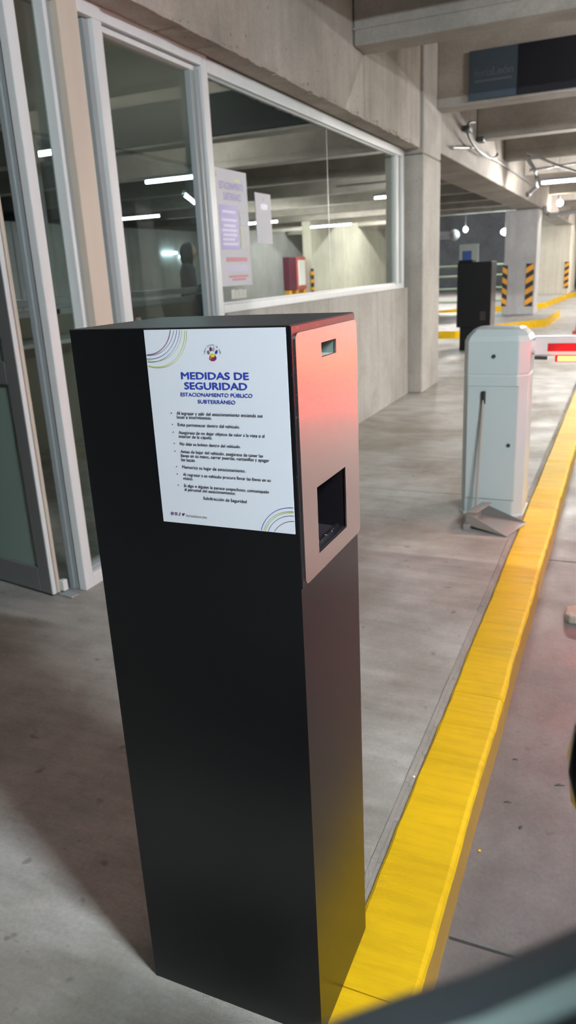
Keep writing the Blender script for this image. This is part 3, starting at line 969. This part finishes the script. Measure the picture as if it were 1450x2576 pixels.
# arm
mb = MB()
pr = [(3.150, .845), (3.162, .838), (3.198, .838), (3.210, .845), (3.210, .928), (3.198, .936), (3.162, .936), (3.150, .928)]
mb.add([(-.016, y, z) for y, z in pr] + [(3.25, y, z) for y, z in pr], [tuple(range(7, -1, -1)), tuple(range(8, 16))] + [(i, (i + 1) % 8, 8 + (i + 1) % 8, 8 + i) for i in range(8)])
A = tag(mb.build('boom', M['arm_white'], B), 'white boom with a red stripe and glowing red light strip')
for i in range(5):
    x = .046 + i * .62
    box(x, x + .34, 3.1485, 3.151, .862, .902).build('red_stripe', M['red_tape'], A)
lc = MB().tube([(.085, 3.158, .825), (3.2, 3.158, .825)], .0165, 12).build('light_case', M['led_case'], A)
MB().tube([(.098, 3.149, .826), (3.19, 3.149, .826)], .0125, 10).build('light_strip', M['led_core'], A)
MB().tube([(-.016, 3.165, .828), (.045, 3.162, .827)], .009, 8).build('light_lead', M['barrier_dark'], A)

# dustpan leaning on the cabinet
D = thing('dustpan', 'grey metal lobby dustpan with upright stick lying before the parking barrier', 'dustpan', (-.15, 2.86, 0))
lip0, lip1 = Vector((-.056, 2.712, .004)), Vector((.010, 2.935, .010))
bk0, bk1 = Vector((-.272, 2.775, .030)), Vector((-.225, 2.965, .030))
hgt = Vector((0, 0, .062))
th = Vector((0, 0, -.003))
def plate(pts, name, material, parent, n):
    pts = [Vector(p) for p in pts]; n = Vector(n)
    k = len(pts)
    vs = pts + [p + n for p in pts]
    return MB().add(vs, [tuple(range(k)), tuple(range(2 * k - 1, k - 1, -1))] + [(i, (i + 1) % k, k + (i + 1) % k, k + i) for i in range(k)]).build(name, material, parent)
plate([lip0, lip1, bk1, bk0], 'pan_floor', M['pan'], D, th)
plate([bk0, bk1, bk1 + hgt, bk0 + hgt], 'back_wall', M['pan'], D, (-.003, 0, 0))
plate([lip1, bk1, bk1 + hgt], 'side_wall', M['pan_dark'], D, (0, .003, 0))
plate([lip0, bk0, bk0 + hgt], 'side_wall', M['pan'], D, (0, -.003, 0))
plate([bk0 + hgt, bk1 + hgt, bk1 + hgt + Vector((.055, -.01, .004)), bk0 + hgt + Vector((.055, -.01, .004))], 'hood_flap', M['pan'], D, (0, 0, .003))
box(-.286, -.250, 2.760, 2.800, 0, .032).build('foot', M['pan'], D, .004)
mid = (bk0 + bk1) / 2 + Vector((-.004, 0, .03))
top = Vector((-.243, 3.010, .668))
MB().tube([(-.252, 2.93, .05), top], .0065, 10).build('handle', M['stick'], D)
MB().tube([top - Vector((0, .0, .055)), top + Vector((0, 0, .008))], .011, 12).build('grip', M['grip'], D)

# ================================================================== LAMPS
def tube_light(label, p0, p1, material, r=.017, housing=True, group='tube lights'):
    p0, p1 = Vector(p0), Vector(p1)
    c = (p0 + p1) / 2
    t = thing('tube_light', label, 'lamp', c + Vector((0, 0, .06)), 0, group)
    dr_ = (p1 - p0).normalized()
    MB().tube([p0, p1], r, 10).build('tube', material, t)
    if housing:
        s = dr_.cross(Vector((0, 0, 1))) * .035
        a, b = p0 - dr_ * .02, p1 + dr_ * .02
        lo, hi = Vector((0, 0, .020)), Vector((0, 0, .065))
        MB().add([a - s + lo, b - s + lo, b + s + lo, a + s + lo, a - s * .5 + hi, b - s * .5 + hi, b + s * .5 + hi, a + s * .5 + hi],
                 [(0, 3, 2, 1), (4, 5, 6, 7), (0, 1, 5, 4), (1, 2, 6, 5), (2, 3, 7, 6), (3, 0, 4, 7)]).build('housing', M['fixture'], t)
        for pp in (p0, p1):
            MB().tube([pp - dr_ * .02 * (1 if pp == p0 else -1), pp], r * 1.15, 8).build('end_cap', M['fixture'], t)
        for f in (.2, .8):
            q = p0 + (p1 - p0) * f
            MB().tube([q + Vector((0, 0, .06)), (q.x, q.y, 3.5)], .004, 6).build('hanger', M['pipe'], t)
    return t

tube_light('cold white tube light hanging under the beams at the right edge', (-.978, 12.5, 2.465), (.24, 12.5, 2.465), M['tube_half'])
for lab, x, y, z in (('tube light over the lane right of the camera', 1.9, -.8, 2.6),
                     ('unseen tube light high behind the nearest beam, placed to light the booth wall', 2.6, 5.65, 3.25),  # unseen, placed to light the wall but not the kiosk area
                     ('second unseen tube light high behind the nearest beam, added to brighten the wall', 4.6, 5.65, 3.25),  # unseen second tube, added for more light on wall and column
                     ('unseen tube light past the booth, placed to brighten the beam and girder', 3.0, 8.35, 3.25),  # unseen, placed to brighten the next beam and the girder
                     ('unseen tube light before the nearest beam, added to brighten the window frames', 3.6, 2.90, 3.25),  # unseen, added to light the door and window frames
                     ('tube light mirrored before the pale wall in the booth window', 3.84, 20.0, 2.5),
                     ('tube light mirrored between the two window posters', 4.6, 16.7, 2.5),
                     ('unseen tube light in the side bay, added to brighten its mirrored wall', 7.6, 26.3, 3.3),  # unseen, added to brighten the dark bay mirrored in the window
                     ('deeper unseen tube light in the side bay, added to brighten its mirrored wall', 7.6, 28.8, 3.3),  # added with the one before, also out of view
                     ('unseen tube light up between the beams, added to brighten the far dark corner', -6.0, 29.0, 3.3),  # unseen, added to lift the dark far walls
                     ('tube light up between the beams before the far pale wall', 3.9, 26.3, 3.3),
                     ('tube light up between the beams over the far crossing', .6, 21.3, 3.3),
                     ('tube light up between the beams beyond the far column', .9, 28.8, 3.3)):
    tube_light(lab, (x - .6, y, z), (x + .6, y, z), M['tube_cold'] if y < 0 else M['tube_low'] if y == 2.90 else M['tube_half'] if (x > 7 or 5 < y < 9) else M['tube'])
tube_light('unseen tube light under the window sill, added to brighten the booth ceiling', (-2.05, 3.6, .86), (-2.05, 5.2, .86), M['tube_booth_fill'], .02, housing=False)  # invented lamp hidden behind the low wall, brightens the booth ceiling
for lab, a, b in (('upper long tube light seen through the tall clear pane', (-5.38, 7.93, 2.5), (-4.25, 7.93, 2.5)),
                  ('lower left tube light seen through the tall clear pane', (-9.3, 12.55, 2.5), (-8.2, 12.6, 2.5)),
                  ('short slanted tube light seen through the tall clear pane', (-5.85, 9.64, 2.5), (-6.45, 11.0, 2.5)),
                  ('tube light seen through the narrow sidelights', (-5.2, 5.35, 2.5), (-4.15, 5.36, 2.5)),
                  ('added tube standing in for a lamp reflection left of the dark figure', (-10.93, 16.9, 1.95), (-10.93, 17.55, 1.97)),  # added emitter in place of a reflection on the rear glass
                  ('added tube standing in for a lamp reflection across the dark figure', (-10.93, 17.72, 1.87), (-10.93, 18.3, 1.89))):  # second added emitter in place of a glass reflection
    tube_light(lab, a, b, M['tube_reflection'] if a[0] < -10 else M['tube_rear'], .03 if a[0] < -10 else .02, housing=a[0] > -10)

t = thing('bulkhead_lamp', 'round warm bulkhead lamp glowing at the right edge', 'lamp', (-1.30, 20.0, 2.68))
MB().tube([(-1.30, 20.0, 2.70), (-1.30, 20.0, 3.5)], .012, 8).build('stem', M['pipe'], t)
MB().ball((-1.30, 19.98, 2.62), .075).build('globe', M['lamp_warm'], t)
t = thing('pendant_lamp', 'small cold lamp glowing beside the striped column', 'lamp', (-3.30, 25.0, 2.3))
MB().ball((-3.30, 25.0, 2.21), (.14, .1, .10)).build('globe', M['lamp_cold'], t)
MB().tube([(-3.30, 25.0, 2.3), (-3.30, 25.0, 3.5)], .012, 8).build('stem', M['pipe'], t)
t = thing('pendant_lamp', 'small white lamp hanging above the black cabinet', 'lamp', (-4.555, 25.0, 2.45))
MB().ball((-4.555, 25.0, 2.36), (.07, .07, .08)).build('globe', M['lamp_cold'], t)
MB().tube([(-4.555, 25.0, 2.44), (-4.555, 25.0, 3.5)], .02, 8).build('stem', M['pipe'], t)

# ================================================================== FAR OBJECTS
t = thing('payment_cabinet', 'large black cabinet standing behind the grey parking barrier', 'cabinet', (-1.75, 11.3, 0))
box(-2.02, -1.50, 11.15, 11.60, .36, 1.325).build('upper_housing', M['black'], t, .012)
box(-1.97, -1.50, 11.17, 11.58, 0, .37).build('pedestal', M['black'], t, .008)
box(-2.01, -1.80, 11.20, 11.50, 1.325, 1.36).build('top_box', M['black'], t, .006)
box(-1.66, -1.58, 11.144, 11.152, .46, .60).build('ticket_window', M['tray'], t, .003)

t = thing('wall_sign', 'small pale sign with a blue square behind the black cabinet', 'sign', (-4.45, 24.9, 1.3))
box(-4.72, -4.10, 24.90, 24.93, 1.30, 1.90).build('board', M['sign_white'], t, .005)
box(-4.62, -4.32, 24.89, 24.90, 1.42, 1.70).build('blue_square', M['sign_blue2'], t)
MB().tube([(-4.4, 24.95, .064), (-4.4, 24.95, 1.85)], .03, 8).build('post', M['pipe'], t)

t = thing('traffic_post', 'red plastic traffic post cut by the right edge', 'post', (-.33, 15.0, LANE))
mb = MB()
mb.tube([(-.33, 15.0, LANE + .05), (-.30, 15.0, .35), (-.27, 15.0, .78)], [.15, .12, .09], 16)
mb.build('cone', M['red_post'], t)
MB().tube([(-.33, 15, LANE), (-.33, 15, LANE + .06)], [.20, .19], 18).build('foot', M['red_post'], t)

def pipe(label, pts, r=.03, cat='pipe'):
    t = thing('conduit_pipe', label, cat, pts[0])
    MB().tube(pts, r, 10).build('run', M['pipe'], t)
    for p in (pts[0], pts[-1]):
        MB().ball(p, r * 1.35, 10, 6).build('coupling', M['pipe'], t)
    return t
pipe('slanting grey conduit pipe above the tube light', [(-1.15, 12.0, 2.86), (-.74, 12.0, 2.66), (-.2, 12.0, 2.44)], .018)
pipe('level grey conduit pipe crossing the slanting one', [(-1.12, 12.14, 2.63), (-.5, 12.14, 2.67), (.8, 12.14, 2.67)], .016)
pipe('bent drain pipe on the head of the striped column', [(-1.48, 18.2, 2.42), (-1.46, 18.2, 2.30), (-1.38, 18.2, 2.26), (-.2, 18.2, 2.36)], .045)
pipe('thick white drain pipe curling beside the tube light', [(-1.20, 12.3, 2.83), (-1.06, 12.3, 2.62), (-1.04, 12.3, 2.40), (-1.16, 12.3, 2.30)], .032)
pipe('grey duct pipe under the far deck behind the booth column', [(-6.4, 25.2, 2.25), (-4.95, 25.2, 2.22)], .13)
pipe('thin conduit along the girder beyond the booth column', [(-1.53, 8.3, 2.55), (-1.53, 9.6, 2.70), (-1.53, 12.0, 2.74), (-1.53, 16.0, 2.76)], .014)
t = thing('cable_loop', 'looped cable with two small cameras on the girder', 'cable', (-1.48, 9.4, 2.72))
pts = []
for i in range(25):
    a = math.pi * (.05 + 1.25 * i / 24)
    pts.append((-1.46, 9.9 + 1.15 * math.cos(a), 2.80 - .16 * math.sin(a)))
MB().tube(pts, .014, 8).build('cable', M['gasket'], t)
for y in (9.0, 9.95):
    box(-1.55, -1.46, y - .10, y + .10, 2.80, 2.86).build('camera_housing', M['gasket'], t, .01)

# ================================================================== NOTICES ON THE WINDOW
def wf(x):
    return lambda y, z: (x, y, z)
P1 = thing('window_poster', 'tall white parking notice with purple panel taped to the window', 'poster', (-1.742, 3.235, 1.247))
box(-1.7455, -1.7435, 3.028, 3.446, 1.247, 1.880).build('sheet', M['notice_paper'], P1)
F = wf(-1.7430)
def bar(mb, y0, y1, z0, z1, F):
    mb.add([F(y0, z0), F(y1, z0), F(y1, z1), F(y0, z1)], [(0, 1, 2, 3)])
mb = MB()
text_on(mb, 'ESTACIONAMIENTO', 3.100, 3.395, 1.775, F, .02, cap=.040, nrm=(1, 0, 0))
text_on(mb, 'SUBTERRÁNEO', 3.140, 3.360, 1.718, F, .02, cap=.040, nrm=(1, 0, 0))
mb.build('heading', M['ink_violet'], P1)
mb = MB(); bar(mb, 3.082, 3.300, 1.450, 1.690, F)
pp = mb.build('purple_panel', M['ink_violet'], P1)
F2_ = wf(-1.7426)
mb = MB()
for z, a, b in ((1.655, 3.115, 3.275), (1.610, 3.10, 3.285), (1.580, 3.12, 3.27), (1.555, 3.10, 3.285), (1.53, 3.11, 3.28), (1.505, 3.10, 3.25), (1.480, 3.10, 3.285)):
    bar(mb, a, b, z - .007, z + .007, F2_)
mb.build('panel_lines', M['ink_lilac'], pp)
mb = MB()
for z, a, b in ((1.395, 3.125, 3.395),):
    bar(mb, a, b, z - .012, z + .012, F)
for z, a, b in ((1.300, 3.14, 3.395), (1.282, 3.18, 3.36)):
    bar(mb, a, b, z - .006, z + .006, F)
mb.build('red_lines', M['ink_red'], P1)
mb = MB()
for z, a, b in ((1.358, 3.15, 3.375), (1.345, 3.13, 3.39), (1.332, 3.125, 3.395)):
    bar(mb, a, b, z - .004, z + .004, F)
mb.build('blue_lines', M['ink_lilac'], P1)
mb = MB(); bar(mb, 3.285, 3.350, 1.823, 1.835, F); mb.build('green_mark', M['ink_lime'], P1)
mb = MB(); bar(mb, 3.365, 3.400, 1.818, 1.834, F); mb.build('blue_mark', M['ink_lilac'], P1)
mb = MB(); disc(mb, 3.068, 1.845, .008, .018, F); mb.build('emblem', M['ink_sand'], P1)
q = thing('ticket_strip', 'strip of paper tickets taped over the purple panel', 'paper strip', (-1.741, 3.36, 1.45))
for i in range(5):
    z = 1.455 + i * .044
    box(-1.7425, -1.7415, 3.322 + .006 * (i % 2), 3.392 + .004 * (i % 2), z, z + .042).build('ticket', M['card'] if i in (0, 1, 2) else M['notice_paper'], q)
q2 = thing('window_poster', 'small white notice with a blue square taped right of the tall notice', 'poster', (-1.742, 3.66, 1.49))
box(-1.7455, -1.7435, 3.553, 3.780, 1.490, 1.784).build('sheet', M['notice_paper'], q2)
mb = MB(); bar(mb, 3.625, 3.725, 1.690, 1.722, F); mb.build('blue_square', M['ink_lilac'], q2)
mb = MB(); disc(mb, 3.67, 1.748, .008, .010, F); mb.build('emblem', M['ink_sand'], q2)
q3 = thing('paper_slip', 'row of small beige paper slips stuck under the tall notice', 'paper', (-1.742, 3.25, 1.172))
for i in range(4):
    a = 3.158 + i * .050
    box(-1.7455, -1.7435, a, a + .046, 1.174, 1.226 - .004 * (i % 2)).build('slip', M['card'], q3)

# booth contents
t = thing('bottle', 'small white bottle with red cap inside the booth', 'bottle', (-3.80, 5.15, .90))
MB().tube([(-3.80, 5.15, .90), (-3.80, 5.15, .965), (-3.80, 5.15, .975)], [.028, .028, .015], 14).build('body', M['white_plastic'], t)
MB().tube([(-3.80, 5.15, .975), (-3.80, 5.15, 1.005)], .015, 12).build('cap', M['red_plastic'], t)
t = thing('booth_counter', 'low counter along the rear wall inside the booth', 'counter', (-3.75, 4.0, 0))
box(-3.955, -3.55, 2.2, 6.9, .87, .90).build('worktop', M['booth_wall'], t, .004)
for y in (2.25, 4.5, 6.8):
    box(-3.94, -3.60, y, y + .04, 0, .87).build('support', M['olive'], t)
t = thing('equipment_case', 'narrow black case standing at the right end of the booth counter', 'case', (-3.78, 6.55, .90))
box(-3.92, -3.70, 6.42, 6.62, .905, 1.14).build('body', M['cavity'], t, .01)
box(-3.90, -3.72, 6.44, 6.60, .90, .906).build('foot', M['gasket'], t)

# ================================================================== PERSON behind the booth glass
PX, PY = -4.90, 7.98
per = thing('person', 'person in a dark hooded jacket holding a phone, seen through the booth glass', 'person', (PX, PY, 0))
def skin_mesh(name, pts, edges, radii, material, parent, root=0, sub=2):
    me = bpy.data.meshes.new(name)
    bs = BASE[parent.name]
    me.from_pydata([Vector(p) for p in pts], edges, [])
    o = bpy.data.objects.new(name, me)
    COL.objects.link(o)
    sk = o.modifiers.new('skin', 'SKIN')
    for i, r in enumerate(radii):
        rr = r if isinstance(r, tuple) else (r, r)
        me.skin_vertices[0].data[i].radius = rr
    me.skin_vertices[0].data[root].use_root = True
    sk.use_smooth_shade = True
    ss = o.modifiers.new('sub', 'SUBSURF'); ss.levels = sub; ss.render_levels = sub
    dg = bpy.context.evaluated_depsgraph_get()
    me2 = bpy.data.meshes.new_from_object(o.evaluated_get(dg))
    bpy.data.objects.remove(o)
    me2.name = name
    for p in me2.polygons: p.use_smooth = True
    me2.materials.clear()
    me2.materials.append(material)
    o2 = bpy.data.objects.new(name, me2)
    COL.objects.link(o2)
    o2.parent = parent
    BASE[o2.name] = bs
    return o2
# local frame: +y towards the camera's right (the way the person faces, turned to the lane end), x across
pts = [(0, 0, .98), (0, .0, 1.15), (0, -.01, 1.32), (0, -.01, 1.42), (0, .01, 1.50),
       (.10, 0, .90), (.11, .02, .50), (.11, -.01, .09), (.11, .14, .04),
       (-.10, 0, .90), (-.11, .02, .50), (-.11, -.01, .09), (-.11, .14, .04),
       (.19, -.01, 1.40), (.24, .03, 1.14), (.17, .25, 1.22),
       (-.19, -.01, 1.40), (-.25, .0, 1.13), (-.17, .22, 1.16)]
edges = [(0, 1), (1, 2), (2, 3), (3, 4), (0, 5), (5, 6), (6, 7), (7, 8), (0, 9), (9, 10), (10, 11), (11, 12), (3, 13), (13, 14), (14, 15), (3, 16), (16, 17), (17, 18)]
rad = [(.16, .12), (.17, .125), (.18, .13), (.14, .11), .065, (.095, .095), .065, .05, .04, .095, .065, .05, .04, .075, .058, .042, .075, .058, .042]
body = skin_mesh('body', pts, edges, rad, M['jacket'], per)
body.data.materials.append(M['trousers'])
for p in body.data.polygons:
    if p.center.z < .86: p.material_index = 1
head = MB().ball(Vector((0, .03, 1.615)), (.075, .095, .115)).build('head', M['skin'], per, local=True)
MB().ball((0, .125, 1.60), (.014, .02, .022), 8, 6).build('nose', M['skin'], head, local=True)
for s in (-1, 1):
    MB().ball((s * .030, .112, 1.625), (.011, .008, .007), 8, 6).build('eye', M['hair'], head, local=True)
    MB().ball((s * .076, .03, 1.61), (.012, .022, .032), 8, 6).build('ear', M['skin'], head, local=True)
MB().ball((0, .118, 1.565), (.022, .008, .006), 8, 6).build('mouth', M['hair'], head, local=True)
hood = MB()
segs, rings_ = 18, 10
vs = []; fs = []
for j in range(rings_ + 1):
    th_ = math.radians(8 + 150 * j / rings_)
    for k in range(segs):
        a = 2 * math.pi * k / segs
        vs.append((.105 * math.sin(th_) * math.cos(a), .0 - .125 * math.cos(th_) * .9 + .02 , 1.615 + .135 * math.sin(th_) * math.sin(a) - (.05 if math.sin(a) < -.3 else 0)))
for j in range(rings_):
    for k in range(segs):
        if j < 7:
            fs.append((j * segs + k, (j + 1) * segs + k, (j + 1) * segs + (k + 1) % segs, j * segs + (k + 1) % segs))
fs.append(tuple(range(segs)))
hood.add(vs, fs, True).build('hood', M['jacket'], per, local=True)
def hand(wrist, dirv, upv, side):
    wrist = Vector(wrist); d = Vector(dirv).normalized(); u = Vector(upv).normalized(); s = d.cross(u).normalized()
    pts = [wrist, wrist + d * .05, wrist + d * .085]
    ed = [(0, 1), (1, 2)]; rd = [(.024, .018), (.036, .016), (.036, .014)]
    for i, (off, ln) in enumerate(((-.027, .066), (-.009, .075), (.009, .072), (.027, .056))):
        b = len(pts)
        pts += [wrist + d * .09 + s * off, wrist + d * (.09 + ln * .5) + s * off + u * .012, wrist + d * (.09 + ln * .75) + s * off + u * .036]
        ed += [(2, b), (b, b + 1), (b + 1, b + 2)]; rd += [.0095, .009, .0078]
    b = len(pts)
    pts += [wrist + d * .03 + s * .034 * side, wrist + d * .055 + s * .055 * side + u * .018, wrist + d * .085 + s * .056 * side + u * .03]
    ed += [(1, b), (b, b + 1), (b + 1, b + 2)]; rd += [.011, .0095, .0085]
    return skin_mesh('hand', pts, ed, rd, M['skin'], per, 0, 1)
hand((.165, .265, 1.225), (-.35, .75, .45), (-.3, -.5, .8), 1)
hand((-.165, .235, 1.163), (.35, .75, .45), (.3, -.5, .8), -1)
ph = MB().box(-.04, .04, -.005, .005, -.075, .075).build('phone_tmp', M['phone'])
ph.name = 'phone'
ph.location = (PX - .33, PY - .01, 1.33)
ph.rotation_euler = (math.radians(-25), 0, math.radians(90))
tag(ph, 'dark phone held up by the hooded person', 'phone')
# turn the person so that it is seen from the side, facing the right of the picture
per.rotation_euler = (0, 0, math.radians(-52))
R_ = Matrix.Rotation(math.radians(-52), 3, 'Z')
pl_ = R_ @ Vector((0.0, .40, 0))
ph.location = (PX + pl_.x, PY + pl_.y, 1.33)
ph.rotation_euler = (math.radians(-25), 0, math.radians(-52))

# ================================================================== SMALL THINGS ON THE LANE
mb = MB()
poly = [(.262, 2.06), (.285, 2.035), (.36, 2.03), (.45, 2.02), (.47, 2.10), (.40, 2.16), (.29, 2.155), (.265, 2.12)]
vs = [(x, y, LANE) for x, y in poly] + [(x * .98 + .007, y * .995 + .011, LANE + .030 + .006 * math.sin(i * 2.1)) for i, (x, y) in enumerate(poly)]
k = len(poly)
mb.add(vs, [tuple(range(k - 1, -1, -1)), tuple(range(k, 2 * k))] + [(i, (i + 1) % k, k + (i + 1) % k, k + i) for i in range(k)])
tag(mb.build('concrete_chunk', M['chunk'], None, .003, 1), 'flat broken piece of concrete lying on the lane', 'rubble')

def leaf(label, x, y, ang_, ln, w):
    vs = []; n_ = 7
    for i in range(n_):
        u = i / (n_ - 1)
        ww = w * math.sin(math.pi * min(1, max(0.02, u)))
        for s in (-1, 1):
            xx, yy = (u - .5) * ln, s * ww / 2
            vs.append((x + xx * math.cos(ang_) - yy * math.sin(ang_), y + xx * math.sin(ang_) + yy * math.cos(ang_), LANE + .003 + .004 * math.sin(u * 3)))
    fs = [(2 * i, 2 * i + 1, 2 * i + 3, 2 * i + 2) for i in range(n_ - 1)]
    o = MB().add(vs, fs).build('dry_leaf', M['gasket'])
    sm_ = o.modifiers.new('thick', 'SOLIDIFY'); sm_.thickness = .0012
    return tag(o, label, 'leaf', 'dry leaves on the lane')
leaf('curled dark leaf on the lane nearest the black mirror', .330, .985, .3, .030, .008)
leaf('dark leaf scrap on the lane close to the kerb', .200, 1.06, .1, .016, .005)
leaf('thin dark leaf scrap on the lane, lying across', .205, .865, .2, .022, .006)
leaf('short dark leaf scrap on the lane, lying lengthwise', .252, .78, 1.3, .020, .006)
for lab, x, y, r in (('small white pebble on the mortar beside the kerb', -.030, .765, .004), ('yellow paint flake at the foot of the kerb', .168, .255, .006), ('second yellow paint flake farther along the kerb foot', .165, .66, .0045)):
    o = MB().ball((x, y, (LANE if x > .1 else -.006) + r * .7), (r, r * .8, r * .7), 8, 5).build('pebble', M['white_plastic'] if x < 0 else M['yellow'])
    tag(o, lab, 'debris')

# ================================================================== CAR (the one the picture is taken from)
CARP = [(.02, -1.045, 1.150), (.12, -.970, 1.157), (.22, -.895, 1.163), (.3311, -.8135, 1.1685), (.3496, -.8005, 1.17), (.3625, -.7917, 1.1731), (.376, -.7842, 1.177), (.3926, -.7749, 1.1847), (.4149, -.7621, 1.2017), (.455, -.738, 1.246), (.53, -.695, 1.36)]
car = thing('car_door', 'dark grey car door sill blurred in the near corner', 'car', (.35, -.85, .25))
sd = Vector((.27, -.95, .06)).normalized()
def strip(name, rows, material, smooth=True):
    nn = len(CARP); vs = []; fs = []
    for off in rows:
        for p in CARP:
            vs.append(Vector(p) + sd * off[0] + Vector((0, 0, off[1])))
    for r_ in range(len(rows) - 1):
        for i in range(nn - 1):
            fs.append((r_ * nn + i, r_ * nn + i + 1, (r_ + 1) * nn + i + 1, (r_ + 1) * nn + i))
    o = MB().add(vs, fs, smooth).build(name, material, car)
    return o
o = strip('sill_trim', [(.0, -.010), (.0, -.003), (.003, 0), (.012, .0005), (.0125, -.002)], M['car_trim'])
o = strip('pale_strip', [(.0125, -.002), (.0128, .0006), (.0146, .0006), (.0150, -.002)], M['car_strip'])
o = strip('inner_shelf', [(.0150, -.002), (.030, -.003), (.060, -.010), (.075, -.04), (.08, -.25), (.08, -.75)], M['car_trim'])
o = strip('outer_skin', [(.0, -.010), (-.012, -.06), (-.035, -.25), (-.035, -.55), (-.005, -.85)], M['car_paint'])
for ch in car.children:
    s_ = ch.modifiers.new('thick', 'SOLIDIFY'); s_.thickness = .003; s_.offset = 0
mr = thing('wing_mirror', 'black rounded car wing mirror at the right edge', 'mirror', (.447, -.388, .95))
mb = MB()
vs = []; fs = []
NS, NR = 24, 14
cR, cU, cF = right, up, fwd
for j in range(NR + 1):
    th_ = math.pi * j / NR
    for k in range(NS):
        a = 2 * math.pi * k / NS
        x, y, z = math.sin(th_) * math.cos(a), math.cos(th_), math.sin(th_) * math.sin(a)
        e = .8
        f_ = lambda t_: math.copysign(abs(t_) ** e, t_)
        vs.append(Vector((.4965, -.380, .95)) + Vector((f_(x) * .118, f_(y) * .075, f_(z) * .072)))
for j in range(NR):
    for k in range(NS):
        fs.append((j * NS + k, (j + 1) * NS + k, (j + 1) * NS + (k + 1) % NS, j * NS + (k + 1) % NS))
mb.add(vs, fs, True).build('housing', M['car_black'], mr)
MB().tube([(.56, -.38, .92), (.62, -.45, .88), (.66, -.52, .86)], [.035, .03, .04], 12).build('bracket', M['car_black'], mr)
